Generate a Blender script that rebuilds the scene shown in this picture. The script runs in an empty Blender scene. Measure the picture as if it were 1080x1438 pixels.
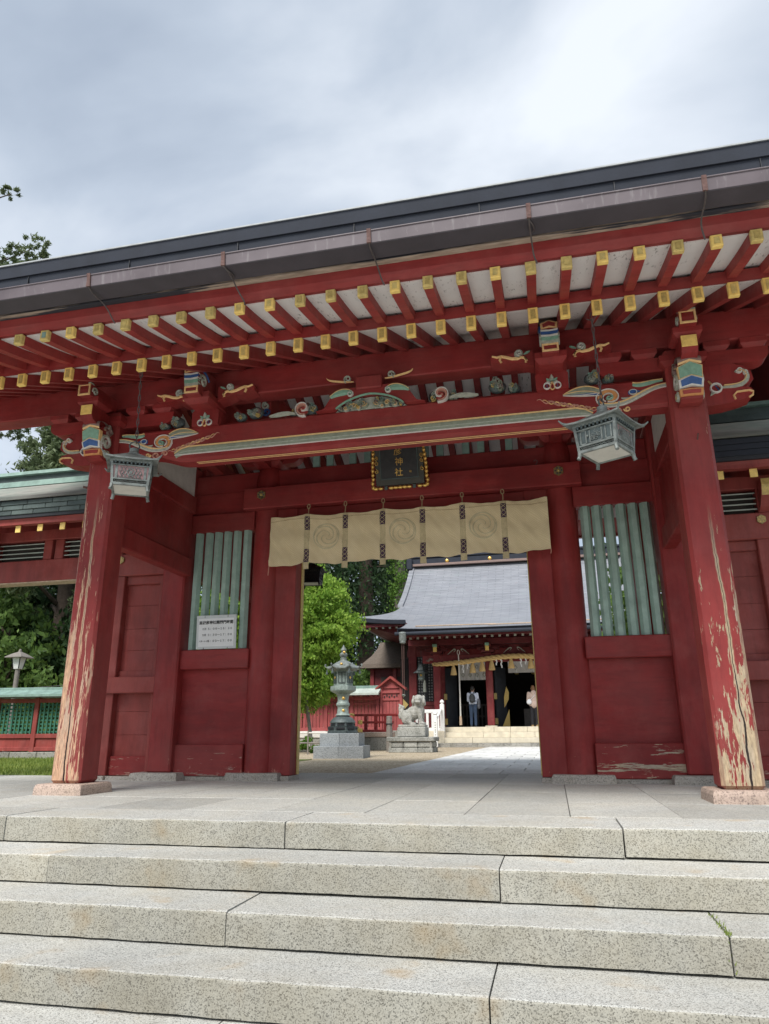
import bpy, math, random
import numpy as np
from mathutils import Matrix, Vector
random.seed(7)
R = math.radians
SC = bpy.context.scene
COL = SC.collection

# ------------------------------------------------------------------ camera
cd = bpy.data.cameras.new('camera'); cam = bpy.data.objects.new('camera', cd); COL.objects.link(cam)
cd.sensor_fit = 'VERTICAL'; cd.sensor_height = 36.0; cd.lens = 36.0 * 1002.95 / 1438.0
cd.clip_start = 0.05; cd.clip_end = 2000
_f = Vector((-0.20984846, 0.9318524, 0.29599784)); _r = Vector((0.97510426, 0.22165174, -0.00649523)); _u = Vector((0.07166103, -0.28726574, 0.95516653))
cam.matrix_world = Matrix(((_r.x, _u.x, -_f.x, 1.538), (_r.y, _u.y, -_f.y, -6.189), (_r.z, _u.z, -_f.z, 0.5187), (0, 0, 0, 1)))
SC.camera = cam

# ------------------------------------------------------------------ sky, sun, exposure
SUN_EL, SUN_ROT = R(50), R(192)
w = bpy.data.worlds.new('World'); SC.world = w; w.use_nodes = True
nt = w.node_tree; nt.nodes.clear()
def WN(t, **k):
    n = nt.nodes.new(t)
    for a, b in k.items(): setattr(n, a, b)
    return n
sky = WN('ShaderNodeTexSky', sky_type='NISHITA', sun_disc=False, sun_elevation=SUN_EL, sun_rotation=SUN_ROT)
tc = WN('ShaderNodeTexCoord'); sp = WN('ShaderNodeSeparateXYZ'); nt.links.new(tc.outputs['Generated'], sp.inputs[0])
zz = WN('ShaderNodeMath', operation='MAXIMUM'); nt.links.new(sp.outputs[2], zz.inputs[0]); zz.inputs[1].default_value = 0.0
za = WN('ShaderNodeMath', operation='ADD'); nt.links.new(zz.outputs[0], za.inputs[0]); za.inputs[1].default_value = 0.22
dx = WN('ShaderNodeMath', operation='DIVIDE'); nt.links.new(sp.outputs[0], dx.inputs[0]); nt.links.new(za.outputs[0], dx.inputs[1])
dy = WN('ShaderNodeMath', operation='DIVIDE'); nt.links.new(sp.outputs[1], dy.inputs[0]); nt.links.new(za.outputs[0], dy.inputs[1])
cb = WN('ShaderNodeCombineXYZ'); nt.links.new(dx.outputs[0], cb.inputs[0]); nt.links.new(dy.outputs[0], cb.inputs[1]); cb.inputs[2].default_value = 9.7
nz = WN('ShaderNodeTexNoise'); nz.inputs['Scale'].default_value = 1.6; nz.inputs['Detail'].default_value = 6; nz.inputs['Roughness'].default_value = 0.48
nz.inputs['Distortion'].default_value = 0.35
nt.links.new(cb.outputs[0], nz.inputs['Vector'])
rp = WN('ShaderNodeValToRGB'); e = rp.color_ramp.elements
e[0].position = 0.33; e[0].color = (0.30, 0.355, 0.435, 1); e[1].position = 0.70; e[1].color = (0.80, 0.84, 0.89, 1)
m_ = e.new(0.5); m_.color = (0.475, 0.535, 0.615, 1)
nt.links.new(nz.outputs['Fac'], rp.inputs[0])
sc_ = WN('ShaderNodeMix', data_type='RGBA', blend_type='MULTIPLY'); sc_.inputs[0].default_value = 1.0
nt.links.new(rp.outputs[0], sc_.inputs[6]); sc_.inputs[7].default_value = (4.1, 4.1, 4.1, 1)
mx = WN('ShaderNodeMix', data_type='RGBA'); mx.inputs[0].default_value = 0.9
nt.links.new(sky.outputs[0], mx.inputs[6]); nt.links.new(sc_.outputs[2], mx.inputs[7])
bg = WN('ShaderNodeBackground'); bg.inputs['Strength'].default_value = 0.1; nt.links.new(mx.outputs[2], bg.inputs['Color'])
wo = WN('ShaderNodeOutputWorld'); nt.links.new(bg.outputs[0], wo.inputs['Surface'])
sd = bpy.data.lights.new('sun', 'SUN'); sun = bpy.data.objects.new('sun', sd); COL.objects.link(sun)
sd.energy = 1.5; sd.angle = R(25); sd.color = (1.0, 0.965, 0.91)
_d = Vector((math.cos(SUN_EL) * math.sin(SUN_ROT), math.cos(SUN_EL) * math.cos(SUN_ROT), math.sin(SUN_EL)))
sun.rotation_euler = _d.to_track_quat('Z', 'Y').to_euler()
vs = SC.view_settings; vs.view_transform = 'Standard'; vs.look = 'None'; vs.gamma = 1.0; vs.exposure = 1.58; vs.use_curve_mapping = False

# ------------------------------------------------------------------ materials
MATS = {}
class NT:
    def __init__(s, name):
        s.m = bpy.data.materials.new(name); s.m.use_nodes = True; s.t = s.m.node_tree
        s.b = s.t.nodes['Principled BSDF']; s.o = s.t.nodes['Material Output']
        g = s.t.nodes.new('ShaderNodeNewGeometry'); s.geo = g; s.pos = g.outputs['Position']
        MATS[name] = s.m
    def n(s, t, **k):
        x = s.t.nodes.new(t)
        for a, b in k.items(): setattr(x, a, b)
        return x
    def L(s, a, b): s.t.links.new(a, b)
    def vec(s, scale):
        v = s.n('ShaderNodeVectorMath', operation='MULTIPLY'); s.L(s.pos, v.inputs[0]); v.inputs[1].default_value = scale; return v.outputs[0]
    def noise(s, scale=5, detail=4, rough=.55, vec=None, dist=0):
        x = s.n('ShaderNodeTexNoise'); x.inputs['Scale'].default_value = scale; x.inputs['Detail'].default_value = detail
        x.inputs['Roughness'].default_value = rough; x.inputs['Distortion'].default_value = dist
        s.L(vec if vec is not None else s.pos, x.inputs['Vector']); return x.outputs['Fac']
    def ramp(s, fac, stops):
        r = s.n('ShaderNodeValToRGB'); e = r.color_ramp.elements
        while len(e) < len(stops): e.new(0.5)
        for i, (p, c) in enumerate(stops):
            e[i].position = p; e[i].color = (c, c, c, 1) if not hasattr(c, '__len__') else (*c, 1)
        s.L(fac, r.inputs[0]); return r.outputs[0]
    def mix(s, fac, a, b, mode='MIX'):
        x = s.n('ShaderNodeMix', data_type='RGBA', blend_type=mode)
        for i, v in ((0, fac), (6, a), (7, b)):
            if hasattr(v, 'is_linked') or hasattr(v, 'links'): s.L(v, x.inputs[i])
            else: x.inputs[i].default_value = v if i == 0 else (*v[:3], 1)
        return x.outputs[2]
    def math(s, op, a, b=None, c=None):
        x = s.n('ShaderNodeMath', operation=op)
        for i, v in enumerate((a, b, c)):
            if v is None: continue
            if hasattr(v, 'links'): s.L(v, x.inputs[i])
            else: x.inputs[i].default_value = v
        return x.outputs[0]
    def bump(s, h, strength=.3, dist=.01):
        x = s.n('ShaderNodeBump'); x.inputs['Strength'].default_value = strength; x.inputs['Distance'].default_value = dist
        s.L(h, x.inputs['Height']); s.L(x.outputs[0], s.b.inputs['Normal'])
    def col(s, c): s.L(c, s.b.inputs['Base Color'])
    def set(s, rough=.6, metal=0, spec=None):
        s.b.inputs['Roughness'].default_value = rough; s.b.inputs['Metallic'].default_value = metal
        if spec is not None: s.b.inputs['Specular IOR Level'].default_value = spec

def simple(name, c, rough=.6, metal=0, var=.18, scale=9, bump=.15, fine=70, c2=None):
    """paint or plain stuff: base colour with soft mottling and a fine bump"""
    s = NT(name); n1 = s.noise(scale, 5); n2 = s.noise(fine, 3)
    hi = c2 if c2 else tuple(min(1, x * (1 + var)) for x in c); lo = tuple(x * (1 - var) for x in c)
    a = s.ramp(n1, [(.3, lo), (.7, hi)])
    s.col(s.mix(.25, a, s.ramp(n2, [(.3, lo), (.7, hi)]))); s.set(rough, metal)
    if bump: s.bump(n2, bump, .004)
    return s.m

def red_paint(name, base=(.25, .024, .023), stretch=(7, 7, 1.1), peel=None, fade=.25):
    s = NT(name)
    n1 = s.noise(1.6, 5, .6); n2 = s.noise(1, 6, .65, vec=s.vec(stretch)); n3 = s.noise(1, 4, .6, vec=s.vec(tuple(x * 7 for x in stretch)))
    lo = tuple(x * .55 for x in base); hi = tuple(x * 1.25 for x in base)
    c = s.mix(.5, s.ramp(n1, [(.28, lo), (.72, hi)]), s.ramp(n2, [(.3, lo), (.7, hi)]))
    c = s.mix(s.math('MULTIPLY', s.ramp(s.noise(3.1, 6, .7), [(.5, 0), (.78, 1)]), fade), c, (.34, .10, .09))
    # grain showing through, dust, and scuffs low down where feet and rain reach
    c = s.mix(s.math('MULTIPLY', s.ramp(s.noise(1, 5, .7, vec=s.vec(tuple(x * 3 for x in stretch))), [(.52, 0.), (.75, 1.)]), .45), c, tuple(x * .45 for x in base))
    c = s.mix(s.math('MULTIPLY', s.ramp(s.noise(.9, 5, .6), [(.45, 0.), (.75, 1.)]), .22), c, (.30, .13, .11))
    zs_ = s.n('ShaderNodeSeparateXYZ'); s.L(s.pos, zs_.inputs[0]); lowm = s.n('ShaderNodeMapRange'); s.L(zs_.outputs[2], lowm.inputs[0])
    lowm.inputs[1].default_value = .05; lowm.inputs[2].default_value = .75; lowm.inputs[3].default_value = .07; lowm.inputs[4].default_value = -.1
    sc2 = s.math('ADD', s.noise(1, 6, .75, vec=s.vec((9, 9, 5))), lowm.outputs[0])
    c = s.mix(s.math('MULTIPLY', s.ramp(sc2, [(.66, 0.), (.70, 1.)]), .75), c, (.42, .19, .14))
    h = n3
    if peel:
        # bare weathered wood where the paint has come off
        gr_ = s.noise(1, 5, .7, vec=s.vec(tuple(x * 12 for x in stretch))); g2 = s.noise(1, 4, .6, vec=s.vec(tuple(x * 2.2 for x in stretch)))
        wood = s.mix(s.ramp(gr_, [(.38, 0.), (.62, 1.)]), tuple(x * .62 for x in peel['wood']), tuple(min(1, x * 1.12) for x in peel['wood']))
        wood = s.mix(s.ramp(g2, [(.45, 0.), (.75, .6)]), wood, (.36, .32, .28))
        wood = s.mix(s.ramp(s.noise(1, 6, .75, vec=s.vec(tuple(x * 5 for x in stretch))), [(.60, 0.), (.72, .7)]), wood, (.33, .11, .09))
        px = s.n('ShaderNodeSeparateXYZ'); s.L(s.pos, px.inputs[0])
        nrm = s.n('ShaderNodeSeparateXYZ'); s.L(s.geo.outputs['Normal'], nrm.inputs[0])
        front = s.ramp(s.math('MULTIPLY', nrm.outputs[1], -1.0), [(.45, 0.), (.8, 1.)]) if peel.get('front', True) else None
        m1 = s.noise(1, 6, .68, vec=s.vec(peel['stretch']), dist=.25)
        m2 = s.noise(1, 5, .6, vec=s.vec(tuple(x * 4.5 for x in peel['stretch'])), dist=.1)
        mm = s.math('ADD', s.math('MULTIPLY', m1, .62), s.math('MULTIPLY', m2, .38))
        hz = s.n('ShaderNodeMapRange'); s.L(px.outputs[2], hz.inputs[0])
        hz.inputs[1].default_value = peel['z0']; hz.inputs[2].default_value = peel['z1']; hz.inputs[3].default_value = peel['b0']; hz.inputs[4].default_value = peel['b1']
        mm = s.math('ADD', mm, hz.outputs[0])
        if 'edge' in peel:      # paint lifts first along the outer arris and down the check in the middle
            d = s.math('ABSOLUTE', s.math('SUBTRACT', px.outputs[0], peel['edge']))
            mm = s.math('ADD', mm, s.math('MULTIPLY', s.ramp(d, [(.0, 1.), (.15, 0.)]), .09))
        mask = s.ramp(mm, [(.517, 0.), (.530, 1.)])
        if 'crack' in peel:
            wig = s.math('MULTIPLY', s.math('SUBTRACT', s.noise(2.3, 4, .6), .5), .07)
            tilt = s.math('MULTIPLY', px.outputs[2], peel.get('tilt', 0))
            d = s.math('ABSOLUTE', s.math('SUBTRACT', s.math('SUBTRACT', px.outputs[0], peel['crack']), s.math('ADD', wig, tilt)))
            zf = s.n('ShaderNodeMapRange'); s.L(px.outputs[2], zf.inputs[0]); zf.inputs[1].default_value = peel['ztop'] - .5; zf.inputs[2].default_value = peel['ztop']; zf.inputs[3].default_value = 1; zf.inputs[4].default_value = 0
            lip = s.math('MULTIPLY', s.ramp(d, [(.010, 1.), (.016, 0.)]), zf.outputs[0])
            mask = s.math('MAXIMUM', mask, lip)
        if front is not None: mask = s.math('MULTIPLY', mask, front)
        c = s.mix(mask, c, wood)
        if 'crack' in peel:
            zg = s.n('ShaderNodeMapRange'); s.L(px.outputs[2], zg.inputs[0]); zg.inputs[1].default_value = .35; zg.inputs[2].default_value = 1.1; zg.inputs[3].default_value = .0085; zg.inputs[4].default_value = .002
            ck = s.math('LESS_THAN', d, zg.outputs[0])
            ck = s.math('MULTIPLY', s.math('MULTIPLY', ck, zf.outputs[0]), front)
            c = s.mix(ck, c, (.02, .012, .01))
        h = s.math('SUBTRACT', s.math('MULTIPLY', gr_, .5), s.math('MULTIPLY', mask, 1.3))
    s.col(c); s.set(.5, spec=.35); s.L(s.ramp(s.noise(2.2, 5, .7), [(.3, .42), (.7, .72)]), s.b.inputs['Roughness']); s.bump(h, .35, .005)
    return s.m

red_paint('red')
red_paint('red_h', stretch=(1.1, 7, 7))
red_paint('red_bright', base=(.31, .035, .032), stretch=(1.1, 7, 7))
red_paint('red_hall_shade', base=(.115, .013, .017), stretch=(3, 3, 3))  # darker hall red, with the shade under the eaves put into the colour
red_paint('red_faded', base=(.28, .050, .042), fade=.7)
red_paint('red_post_l', base=(.255, .030, .028), peel=dict(wood=(.58, .355, .225), stretch=(17, 9, 1.3), z0=.1, z1=3.0, b0=.040, b1=-.115, edge=-3.05, crack=-2.91, tilt=.006, ztop=2.9))
red_paint('red_post_r', base=(.27, .034, .032), peel=dict(wood=(.47, .36, .23), stretch=(11, 9, 1.8), z0=.1, z1=2.45, b0=.050, b1=-.125, edge=3.08, crack=2.965, tilt=-.012, ztop=2.35))
red_paint('red_rail_worn', stretch=(1.1, 7, 7), peel=dict(wood=(.46, .36, .25), stretch=(1.3, 5, 13), z0=.05, z1=.5, b0=.035, b1=-.13))
red_paint('red_rail', stretch=(1.1, 7, 7), peel=dict(wood=(.40, .20, .15), stretch=(2.2, 5, 14), z0=.05, z1=.45, b0=-.02, b1=-.14))
red_paint('red_far', base=(.22, .030, .034), fade=.6)
red_paint('red_fence', base=(.34, .075, .075), fade=.8)
simple('gold', (.88, .60, .18), .45, .05, .2, 30, .25, 160)
simple('gold_old', (.60, .45, .16), .5, .1, .3, 30, .3, 160)
simple('gold_dull', (.43, .31, .10), .55, 0, .3, 40, .3, 160)
simple('gold_leaf', (.80, .50, .14), .3, .7, .15, 40)
simple('gold_line', (.74, .48, .22), .55, 0, .2, 30)
simple('brass', (.40, .30, .13), .38, .75, .3, 40)
simple('white_board', (.66, .65, .62), .75, 0, .10, 6, .1)
simple('court_stone', (.58, .57, .53), .85, 0, .12, 3, .3, 60)
simple('plaster', (.60, .58, .55), .8, 0, .12, 10, .2)
simple('lattice_green', (.30, .41, .35), .62, 0, .22, 7, .25, 90)
simple('slat_green', (.22, .33, .29), .65, 0, .2, 7)
simple('fence_green', (.03, .14, .09), .6, 0, .2, 9)
simple('p_green', (.20, .36, .27), .6, 0, .2, 30)
simple('p_blue', (.03, .09, .26), .55, 0, .2, 30)
simple('p_grey', (.36, .38, .32), .65, 0, .3, 30)
simple('p_sage', (.25, .28, .21), .6, 0, .25, 18, .2, 90)
simple('p_white', (.62, .60, .56), .65, 0, .15, 30)
simple('p_orange', (.58, .26, .09), .55, 0, .2, 30)
simple('p_pink', (.50, .24, .18), .55, 0, .2, 30)
simple('p_brown', (.22, .15, .13), .55, 0, .25, 30)
simple('gutter_shade', (.050, .043, .052), .7, 0, .2, 5, .1)  # dark tone that paints in the shade below the gutter
simple('roof_dark', (.022, .027, .040), .85, 0, .2, 5, .2)
simple('roof_black', (.02, .022, .028), .6, 0, .2, 8)
simple('roof_rim', (.34, .36, .37), .6, 0, .2, 12)
simple('wire', (.10, .085, .085), .6, .4, .3, 30)
simple('rust', (.11, .058, .05), .8, 0, .3, 50, .4)
simple('bare_wood', (.42, .31, .22), .8, 0, .3, 20, .3, 120)
simple('dark_wood', (.06, .05, .045), .8, 0, .3, 12, .3)
simple('grey_wood', (.20, .18, .16), .85, 0, .25, 12, .4)
simple('copper_dark', (.065, .088, .084), .55, .2, .35, 6, .3)
simple('copper_green', (.20, .30, .26), .6, .1, .35, 7, .3)
simple('copper_mid', (.095, .125, .118), .55, .1, .35, 6, .3)
simple('copper_pale', (.42, .47, .42), .6, 0, .25, 5, .3)
simple('bronze_green', (.235, .285, .262), .55, .1, .4, 22, .5, 110)
simple('lantern_bronze', (.175, .195, .185), .55, .15, .55, 16, .5, 110)
simple('bronze_dark', (.075, .095, .095), .5, .2, .35, 20, .4)
simple('lantern_glass', (.55, .54, .49), .6, 0, .12, 14)
simple('lantern_pink', (.34, .20, .20), .6, 0, .2, 20)
simple('black_metal', (.018, .019, .022), .5, .3, .3, 20)
simple('cloth_purple', (.06, .03, .055), .9, 0, .2, 60)
simple('cloth_strap', (.50, .41, .24), .9, 0, .2, 60)
simple('cord', (.33, .23, .13), .9, 0, .2, 60)
simple('paper_white', (.74, .74, .73), .8, 0, .05, 8, 0)
simple('plastic_clear', (.55, .57, .56), .3, 0, .05, 8, 0)
simple('ink', (.012, .012, .013), .8, 0, .1, 8, 0)
simple('plaque_black', (.022, .021, .021), .5, 0, .4, 14, .4, 60)
simple('plaque_olive', (.050, .047, .036), .55, 0, .25, 14, .2)
simple('stone_white', (.62, .60, .56), .8, 0, .12, 6, .3)
simple('stone_cream', (.60, .545, .43), .8, 0, .18, 5, .3)
simple('paint_white', (.78, .78, .77), .5, 0, .06, 9)
simple('straw', (.60, .42, .18), .9, 0, .3, 60, .6, 140)
simple('thatch', (.13, .105, .085), .95, 0, .3, 12, .6, 60)
simple('skin', (.50, .31, .22), .5, 0, .05, 20, 0)
simple('hair_black', (.012, .010, .010), .5, 0, .2, 90, .4, 200)
simple('hair_brown', (.20, .10, .045), .5, 0, .2, 90, .4, 200)
simple('shirt_grey', (.42, .46, .56), .85, 0, .12, 12, .3)
simple('jeans', (.025, .045, .085), .9, 0, .3, 14, .3)
simple('pack_black', (.025, .028, .032), .7, 0, .3, 20, .3)
simple('jacket_grey', (.10, .105, .12), .85, 0, .25, 14, .3)
simple('coat_beige', (.52, .40, .34), .85, 0, .1, 10, .3)
simple('trouser_black', (.012, .012, .016), .85, 0, .3, 14)
simple('bag_white', (.70, .71, .74), .6, 0, .08, 12)
simple('shoe_dark', (.03, .03, .035), .6)
simple('shoe_tan', (.45, .30, .14), .6)
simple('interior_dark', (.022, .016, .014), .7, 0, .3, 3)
simple('door_navy', (.022, .026, .034), .4, 0, .3, 6)
simple('bark', (.085, .062, .048), .95, 0, .4, 7, .8, 30)
simple('bark_grey', (.13, .115, .10), .95, 0, .35, 7, .8, 30)
simple('soil', (.11, .085, .06), .95, 0, .3, 3, .6, 40)
simple('gloss_white', (.72, .72, .70), .4, 0, .05, 9)

def granite(name, light, dark, tint=None, grain=215, stain=(.40, .33, .20), amount=.35, rough=.85, amt2=.5):
    s = NT(name)
    v = s.n('ShaderNodeTexVoronoi'); v.inputs['Scale'].default_value = grain; s.L(s.pos, v.inputs['Vector'])
    rnd = s.n('ShaderNodeSeparateColor'); s.L(v.outputs['Color'], rnd.inputs[0])
    n1 = s.noise(grain * .55, 3, .7); n2 = s.noise(1.7, 6, .65); n3 = s.noise(7, 5, .65)
    c = s.ramp(rnd.outputs[0], [(.0, dark), (.20, tuple(.55 * a + .45 * b for a, b in zip(dark, light))), (.40, light), (1., tuple(min(1, x * 1.12) for x in light))])
    c = s.mix(.32, c, s.ramp(n1, [(.36, tuple(x * .55 for x in light)), (.58, tuple(min(1, x * 1.1) for x in light))]))
    c = s.mix(s.math('MULTIPLY', s.ramp(n2, [(.42, 0.), (.8, 1.)]), amount), c, stain)
    c = s.mix(s.math('MULTIPLY', s.ramp(n3, [(.56, 0.), (.72, 1.)]), amt2 * .5), c, tuple(x * .6 for x in light))
    if tint:
        c = s.mix(s.math('MULTIPLY', s.ramp(s.noise(3.3, 3, .5), [(.62, 0.), (.75, 1.)]), .4), c, tint)
        nr = s.n('ShaderNodeSeparateXYZ'); s.L(s.geo.outputs['True Normal'], nr.inputs[0])       # risers toned darker and tanner: part shade put into the colour, part dirt
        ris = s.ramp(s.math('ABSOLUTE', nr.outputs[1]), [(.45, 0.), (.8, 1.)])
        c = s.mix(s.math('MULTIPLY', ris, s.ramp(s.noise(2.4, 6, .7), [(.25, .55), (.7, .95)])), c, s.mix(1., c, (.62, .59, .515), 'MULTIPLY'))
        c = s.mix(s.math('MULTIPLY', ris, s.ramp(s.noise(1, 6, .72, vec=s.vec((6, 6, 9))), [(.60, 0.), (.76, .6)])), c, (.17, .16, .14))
    c = s.mix(1., c, s.ramp(s.noise(.8, 6, .7), [(.3, .82), (.7, 1.1)]), 'MULTIPLY')
    oi = s.n('ShaderNodeObjectInfo'); c = s.mix(1.0, c, s.ramp(oi.outputs['Random'], [(0., .84), (1., 1.08)]), 'MULTIPLY')
    s.col(c); s.set(rough, spec=.3); s.bump(s.math('ADD', n1, s.math('MULTIPLY', n3, 2.)), .5, .004)
    return s.m
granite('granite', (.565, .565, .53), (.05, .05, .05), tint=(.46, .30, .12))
granite('granite_floor', (.51, .51, .475), (.20, .20, .195), grain=140, amount=.25, amt2=.6, rough=.7)
granite('granite_pink', (.50, .385, .32), (.16, .12, .11), grain=110, amount=.2)
granite('granite_base', (.40, .37, .33), (.14, .13, .12), grain=110, amount=.3)
granite('granite_grey', (.33, .355, .37), (.12, .13, .135), grain=90, amount=.1)
granite('stone_old', (.36, .36, .33), (.14, .14, .13), grain=40, stain=(.07, .075, .06), amount=.9, amt2=1.)
granite('stone_wall', (.34, .33, .30), (.16, .15, .14), grain=30, stain=(.12, .12, .08), amount=.6)
granite('path_stone', (.74, .735, .71), (.48, .48, .46), grain=60, amount=.12, amt2=.25)

def post_noise_mat():
    s = NT('gravel'); v = s.n('ShaderNodeTexVoronoi'); v.inputs['Scale'].default_value = 38; s.L(s.pos, v.inputs['Vector'])
    r = s.n('ShaderNodeSeparateColor'); s.L(v.outputs['Color'], r.inputs[0])
    c = s.ramp(r.outputs[0], [(0., (.20, .15, .09)), (.4, (.42, .34, .23)), (1., (.60, .52, .40))])
    c = s.mix(s.math('MULTIPLY', s.ramp(s.noise(1.2, 5), [(.45, 0.), (.7, 1.)]), .4), c, (.30, .23, .14))
    s.col(c); s.set(.95); s.bump(s.math('MULTIPLY', v.outputs['Distance'], -1.), .8, .02)
    s = NT('grass_soil'); n = s.noise(3, 6, .7); s.col(s.ramp(n, [(.3, (.10, .14, .03)), (.7, (.20, .25, .06))])); s.set(.95); s.bump(s.noise(60), .6, .02)
    s = NT('gutter')     # painted box gutter with bird lime and drip streaks
    n1 = s.noise(1, 4, .6, vec=s.vec((22, 22, 1.5))); n2 = s.noise(1, 5, .7, vec=s.vec((55, 55, 5))); n3 = s.noise(2.5, 5)
    c = s.ramp(n3, [(.3, (.085, .066, .075)), (.7, (.135, .110, .122))])
    c = s.mix(s.math('MULTIPLY', s.ramp(n1, [(.58, 0.), (.72, 1.)]), .45), c, (.26, .24, .245))
    c = s.mix(s.math('MULTIPLY', s.ramp(n2, [(.66, 0.), (.72, 1.)]), .6), c, (.48, .46, .46))
    s.col(c); s.set(.55)
    s = NT('soffit_board')   # white boards with black mould specks
    n = s.noise(1, 6, .75, vec=s.vec((40, 13, 13))); g = s.ramp(s.noise(1.6, 3), [(.42, 0.), (.58, 1.)])
    c = s.mix(s.math('MULTIPLY', s.ramp(n, [(.57, 0.), (.63, 1.)]), g), (.76, .75, .73), (.12, .11, .10))
    c = s.mix(.3, c, s.ramp(s.noise(4, 4), [(.3, (.62, .61, .59)), (.7, (.80, .79, .77))])); s.col(c); s.set(.8)
    s = NT('eave_strip')     # black strip worn to bare wood in stretches
    n = s.noise(1, 5, .65, vec=s.vec((.75, 9, 30))); 
    s.col(s.mix(s.ramp(n, [(.47, 0.), (.53, 1.)]), (.022, .022, .03), s.ramp(s.noise(1, 4, .6, vec=s.vec((5, 30, 60))), [(.3, (.20, .15, .11)), (.7, (.44, .34, .27))]))); s.set(.75)
    s = NT('cloth')          # woven silk curtain
    wv = s.n('ShaderNodeTexWave', wave_type='BANDS', bands_direction='DIAGONAL'); wv.inputs['Scale'].default_value = 26; wv.inputs['Distortion'].default_value = 3; wv.inputs['Detail'].default_value = 2; wv.inputs['Detail Scale'].default_value = 2.5
    s.L(s.pos, wv.inputs['Vector'])
    n = s.noise(5, 5, .6); c = s.mix(.35, s.ramp(n, [(.3, (.62, .49, .285)), (.7, (.71, .58, .36))]), s.ramp(wv.outputs['Fac'], [(.2, (.55, .43, .24)), (.8, (.72, .60, .375))]))
    s.col(c); s.set(.8); s.bump(wv.outputs['Fac'], .35, .004)
    s.b.inputs['Sheen Weight'].default_value = .2
    s = NT('crest_thread'); s.col(s.ramp(s.noise(60, 3), [(.3, (.46, .395, .25)), (.7, (.56, .485, .315))])); s.set(.8)
    s = NT('haiden_roof')    # copper sheets in courses, greyed
    px = s.n('ShaderNodeSeparateXYZ'); s.L(s.pos, px.inputs[0])
    br = s.n('ShaderNodeTexBrick'); br.inputs['Scale'].default_value = 1.0; br.inputs['Brick Width'].default_value = .75; br.inputs['Row Height'].default_value = .14; br.inputs['Mortar Size'].default_value = .018; br.inputs['Mortar Smooth'].default_value = .6
    br.inputs['Color1'].default_value = (.25, .26, .285, 1); br.inputs['Color2'].default_value = (.29, .30, .325, 1); br.inputs['Mortar'].default_value = (.135, .145, .165, 1)
    cv = s.n('ShaderNodeCombineXYZ'); s.L(px.outputs[0], cv.inputs[0]); s.L(s.math('MULTIPLY', px.outputs[1], 1.25), cv.inputs[1]); s.L(cv.outputs[0], br.inputs['Vector'])
    n = s.noise(.8, 6, .7); c = s.mix(.35, br.outputs['Color'], s.ramp(n, [(.3, (.19, .20, .235)), (.7, (.31, .32, .345))]))
    c = s.mix(1., c, s.ramp(s.noise(1, 5, .7, vec=s.vec((1.1, 11, 11))), [(.3, .72), (.7, 1.18)]), 'MULTIPLY')
    c = s.mix(s.math('MULTIPLY', s.ramp(s.noise(1, 4, .6, vec=s.vec((1.2, .9, 4))), [(.58, 0.), (.75, 1.)]), .35), c, (.22, .27, .27))
    c = s.mix(s.math('MULTIPLY', s.ramp(s.noise(1, 4, .6, vec=s.vec((2.2, 1.4, 4))), [(.64, 0.), (.75, 1.)]), .3), c, (.27, .20, .20))
    s.col(c); s.set(.5, .1)
    s = NT('wing_shingle'); wv2 = s.n('ShaderNodeTexWave', wave_type='BANDS', bands_direction='Y'); wv2.inputs['Scale'].default_value = 4.4; wv2.inputs['Distortion'].default_value = .3; s.L(s.pos, wv2.inputs['Vector'])
    n = s.noise(1.1, 6, .7); c = s.ramp(n, [(.3, (.24, .34, .30)), (.5, (.40, .41, .37)), (.7, (.34, .31, .29))]); s.col(s.mix(.4, c, s.ramp(s.noise(1, 4, .6, vec=s.vec((3, 9, 40))), [(.3, (.14, .16, .15)), (.7, (.46, .46, .42))]))); c9 = s.mix(.4, c, s.ramp(s.noise(1, 4, .6, vec=s.vec((3, 9, 40))), [(.3, (.14, .16, .15)), (.7, (.42, .42, .38))])); s.col(s.mix(1., c9, s.ramp(wv2.outputs['Fac'], [(.0, .35), (.35, .95), (1., 1.)]), 'MULTIPLY')); s.set(.7)
    s = NT('komainu_stone'); n = s.noise(9, 6, .7); n2 = s.noise(40, 4, .6)
    s.col(s.mix(.35, s.ramp(n, [(.32, (.13, .13, .115)), (.5, (.34, .335, .30)), (.68, (.50, .49, .45))]), s.ramp(n2, [(.3, (.2, .2, .18)), (.7, (.55, .54, .5))]))); s.set(.95); s.bump(s.math('ADD', n, n2), .8, .03)
post_noise_mat()

def leafmat(name, c1, c2, c3, trans=.35):
    s = NT(name); ri = s.geo.outputs['Random Per Island']
    c = s.ramp(ri, [(0., c1), (.5, c2), (1., c3)]); n = s.noise(.9, 3)
    c = s.mix(.35, c, s.ramp(n, [(.35, c1), (.65, c3)])); s.col(c); s.set(.55, spec=.3)
    tr = s.n('ShaderNodeBsdfTranslucent'); s.L(c, tr.inputs['Color']); mxs = s.n('ShaderNodeMixShader'); mxs.inputs[0].default_value = trans
    s.L(s.b.outputs[0], mxs.inputs[1]); s.L(tr.outputs[0], mxs.inputs[2]); s.L(mxs.outputs[0], s.o.inputs['Surface'])
leafmat('leaf_bright', (.09, .20, .02), (.23, .40, .045), (.40, .56, .10), .45)
leafmat('leaf_mid', (.035, .08, .02), (.085, .16, .035), (.16, .25, .055))
leafmat('leaf_dark', (.014, .038, .014), (.03, .068, .024), (.06, .11, .036), .3)
leafmat('leaf_yellow', (.08, .13, .02), (.17, .22, .035), (.30, .32, .06))
leafmat('leaf_ivy', (.06, .14, .02), (.11, .22, .03), (.17, .30, .05))
leafmat('leaf_conifer', (.085, .125, .06), (.14, .19, .09), (.21, .26, .13), .4)
leafmat('grass', (.10, .17, .03), (.20, .28, .05), (.32, .36, .09))

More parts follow.
